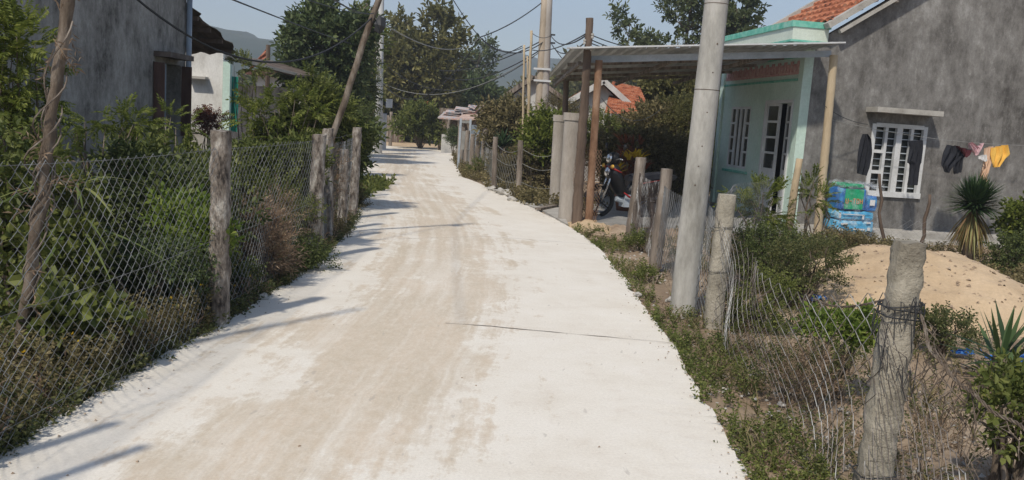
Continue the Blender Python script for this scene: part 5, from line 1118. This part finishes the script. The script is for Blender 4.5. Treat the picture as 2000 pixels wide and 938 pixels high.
c = D(150, 380, 5.7); t = thing('dracaena', 'drooping strap leaved plant behind the mesh by the crooked pole', 'plant', (c[0], c[1], -.05)); MB().tube([(c[0], c[1], -.1), (c[0]+.02, c[1], .6), c], [.03, .025, .02], 7).build('stem', MAT['bark'], t, True)
f = MB(); blades(f, np.repeat(c[None], 1, 0), 22, .42, .034, 1.4, 1.6, 7, up=.9); blades(f, (c-A(0, 0, .25))[None], 16, .42, .03, 1.5, 1.9, 7, up=.6); f.build('leaves', L['dracaena'], t)
# --- right yard
bush('dark thorny shrub behind the right mesh', 1490, 505, 9.4, 78, 58, 'small', 'dark', 36, 18, .14, spread=.22)
bush('green shrub left of the sand heap behind the mesh', 1565, 525, 8.6, 85, 62, 'small', 'weed', 36, 16, .13, spread=.22)
bush('dark low shrub nearest the second right post', 1475, 590, 7.4, 62, 62, 'small', 'mid', 26, 16, .12, spread=.24)
bush('yellow green plant left of the near concrete post', 1640, 640, 5.6, 50, 26, 'broad', 'lime', 9, 12, .11, name='plant', cat='plant')
bush('hedge of green weeds in front of the house step', 1650, 492, 11.6, 100, 22, 'small', 'drygreen', 22, 26, .18)
bush('wispy yellow green shrub in front of the mint door', 1490, 400, 13.4, 70, 42, 'pinnate', 'light', 16, 9, .2, name='shrub', cat='shrub', spread=.3)
bush('wispy green shrub beside the crooked bamboo stake', 1590, 385, 13.5, 30, 45, 'pinnate', 'light', 7, 8, .2, name='shrub', cat='shrub')
bush('green shrub at the right edge before the gable wall', 2000, 420, 12.6, 24, 45, 'broad', 'light', 10, 20, .18)
bush('dark clump right of the yucca on the step', 1975, 495, 12.0, 40, 24, 'small', 'dark', 12, 22, .2)
bush('leafy green bush in the lower right corner behind the fallen mesh', 1985, 800, 4.0, 80, 68, 'broad', 'mid', 18, 11, .1)
bush('pale weeds growing at the foot of the sand heap right of the near post', 1840, 640, 6.9, 50, 26, 'small', 'weed', 14, 16, .13)
bush('green tuft on the bank between the two wooden fence posts', 1255, 500, 12.0, 42, 42, 'small', 'mid', 16, 22, .18)
bush('dark weeds at the foot of the thick concrete pole', 1262, 565, 9.3, 32, 30, 'small', 'mid', 12, 20, .14)
bush('brown tangle of dry weeds behind the right mesh', 1590, 735, 5.3, 95, 40, 'twig', 'dry', 16, 12, .12, name='dry_shrub', cat='shrub', up=.9, wr=.004)
bush('green weeds mixed into the brown tangle behind the right mesh', 1560, 700, 5.5, 100, 45, 'small', 'weed', 16, 12, .1, name='weed_clump', cat='weeds', wr=.004)
bush('reddish brown weeds right behind the second right post', 1490, 690, 6.6, 60, 28, 'twig', 'dry', 12, 12, .12, name='dry_shrub', cat='shrub', up=.9, wr=.004)
bush('dry weeds at the foot of the near concrete post', 1810, 850, 4.1, 70, 50, 'twig', 'dry', 10, 10, .1, name='dry_shrub', cat='shrub', up=.9, wr=.003)
# --- ground cover (uncountable)
def strip(n, y0, y1, side, d0, d1, pw=1.5, zz=-.05):
    y = y0+rng.uniform(0, 1, n)**pw*(y1-y0); l_, r_ = road_x(y); d = d0+(d1-d0)*rng.uniform(0, 1, n)**1.3
    cl = np.array([noise.noise(Vector((a_*.9, b_*1.3, side*5))) for a_, b_ in zip(d, y)]); k = cl > rng.uniform(-.55, .25, n)
    x = np.where(side < 0, l_-d, r_+d); return np.stack([x, y, np.full(n, zz)], -1)[k]
def cover(name, label, pts, kind, mat, size, nblade=0, up=1.4):
    b = MB(); d = rng.normal(0, .6, (len(pts), 3))+A(0, 0, up); d[:, 2] = np.abs(d[:, 2])+.1
    if nblade: blades(b, pts, nblade, size, size*.035+.002, .9, .7)
    else: sprigs(b, kind, pts, d, size)
    return tag(b.build(name, L[mat]), label, 'weeds' if 'grass' not in name else 'grass', kind='stuff')
cover('weeds', 'low green weeds with tiny leaves hugging the left lane edge', np.concatenate([strip(2600, 3.3, 15, -1, -.03, .35), strip(900, 3.2, 5.6, -1, .0, .75, 1.)]), 'small', 'weed', .14)
cover('weeds', 'dark green weeds under the left fence', strip(2200, 3.3, 16, -1, .15, 1.4), 'small', 'dark', .2)
cover('dry_grass', 'brown dry stalks along the left fence', strip(2200, 3.4, 16, -1, .06, .9), 'twig', 'dry', .2)
cover('weeds', 'patchy green weeds along the right lane edge', strip(1500, 3.3, 14, 1, -.01, .45), 'small', 'mid', .12)
cover('weeds', 'scattered green weeds in the right yard', strip(3000, 3.3, 13, 1, .3, 4.5, 1.2), 'small', 'weed', .12)
cover('dry_grass', 'brown dry stalks in the right yard', strip(2300, 3.3, 12.5, 1, .08, 4.2, 1.3), 'twig', 'dry', .12)
cover('dry_grass', 'thin straw coloured grass blades beside the lane', np.concatenate([strip(700, 3.3, 14, 1, .05, 3.), strip(500, 3.3, 14, -1, .05, 1.5)]), None, 'drygreen', .22, 5)
cover('weeds', 'weeds along both far stretches of the lane', np.concatenate([strip(1500, 14, 42, -1, .05, 1.2), strip(1500, 17, 36, 1, .05, 1.5)]), 'small', 'drygreen', .32)
cover('weeds', 'undergrowth filling the left yard', np.column_stack([rng.uniform(-7, -2.8, 4200), rng.uniform(5.5, 20, 4200), np.full(4200, -.05)]), 'broad', 'mid', .22)
cover('weeds', 'undergrowth before and around the grey house', np.column_stack([rng.uniform(2.6, 8, 1500), rng.uniform(10.5, 14.3, 1500), np.full(1500, -.05)]), 'small', 'drygreen', .2)
pts = strip(1500, 3.2, 6.2, -1, .02, .6, 1.1); pts[:, 2] += rng.uniform(0, .26, len(pts)); cover('weeds', 'taller thin stemmed weeds with yellow flowers at the lower left lane edge', pts, 'small', 'drygreen', .13, up=2.2)
pts = strip(110, 3.3, 7, -1, .02, .6); pts[:, 2] = rng.uniform(.10, .38, len(pts)); b = MB(); blades(b, pts, 5, .018, .012, 2.5, .2, 1); tag(b.build('yellow_flowers', L['yellow']), 'tiny yellow flowers dotted over the left roadside weeds', 'flowers', kind='stuff')
k = 420; yy = 3+rng.uniform(0, 1, k)**1.4*16; l_, r_ = road_x(yy); q = rng.uniform(0, 1, k); xx = np.where(q < .45, l_+np.abs(rng.normal(0, .12, k)), np.where(q < .9, r_-np.abs(rng.normal(0, .10, k)), l_+(r_-l_)*rng.uniform(0, 1, k)))
CT = np.array([[0, 0, .6], [1, 0, 0], [-.3, .9, 0], [-.6, -.7, 0]]); CF = np.array([[0, 1, 2], [0, 2, 3], [0, 3, 1]])
b = MB(); b.inst(CT, CF, np.stack([xx, yy, np.full(k, .002)], -1), frames(rng.normal(0, 1, (k, 3))*A(1, 1, .1)), rng.uniform(.003, .011, k)); tag(b.build('grit', MAT['bank']), 'fine grit and crumbs of soil lying on the concrete edges', 'grit', kind='stuff')
# fallen leaves, straw
b = MB(); k = 3200; yy = 3+rng.uniform(0, 1, k)**1.5*12; l_, r_ = road_x(yy); sd = rng.uniform(0, 1, k) < .45; xx = np.where(sd, l_+.03-np.abs(rng.normal(0, .8, k)), r_-.03+np.abs(rng.normal(0, 1.3, k))); lz = np.where((xx > l_) & (xx < r_), .004, -.045); T_, F_ = leaf_tmpl(.25, .1, .1)
b.inst(T_, F_, np.stack([xx, yy, lz], -1), frames(rng.normal(0, 1, (k, 3))*A(1, 1, .2)), rng.uniform(.02, .055, k)); tag(b.build('leaf_litter', L['dry']), 'brown fallen leaves lying on the bare soil', 'leaf litter', kind='stuff')

# ============================================================ AIR
m_ = bpy.data.materials.new('haze_air'); m_.use_nodes = True; n_ = m_.node_tree; n_.nodes.clear(); pv = n_.nodes.new('ShaderNodeVolumePrincipled'); pv.inputs['Color'].default_value = (.80, .88, 1, 1); pv.inputs['Density'].default_value = .0011; pv.inputs['Anisotropy'].default_value = .0
on = n_.nodes.new('ShaderNodeOutputMaterial'); n_.links.new(pv.outputs[0], on.inputs[1])
b = MB(); b.box((0, 380, 74), (900, 850, 76)); hz_ = b.build('haze', m_); hz_['kind'] = 'stuff'; hz_['label'] = 'pale hazy air over the village and hills'; hz_['category'] = 'haze'
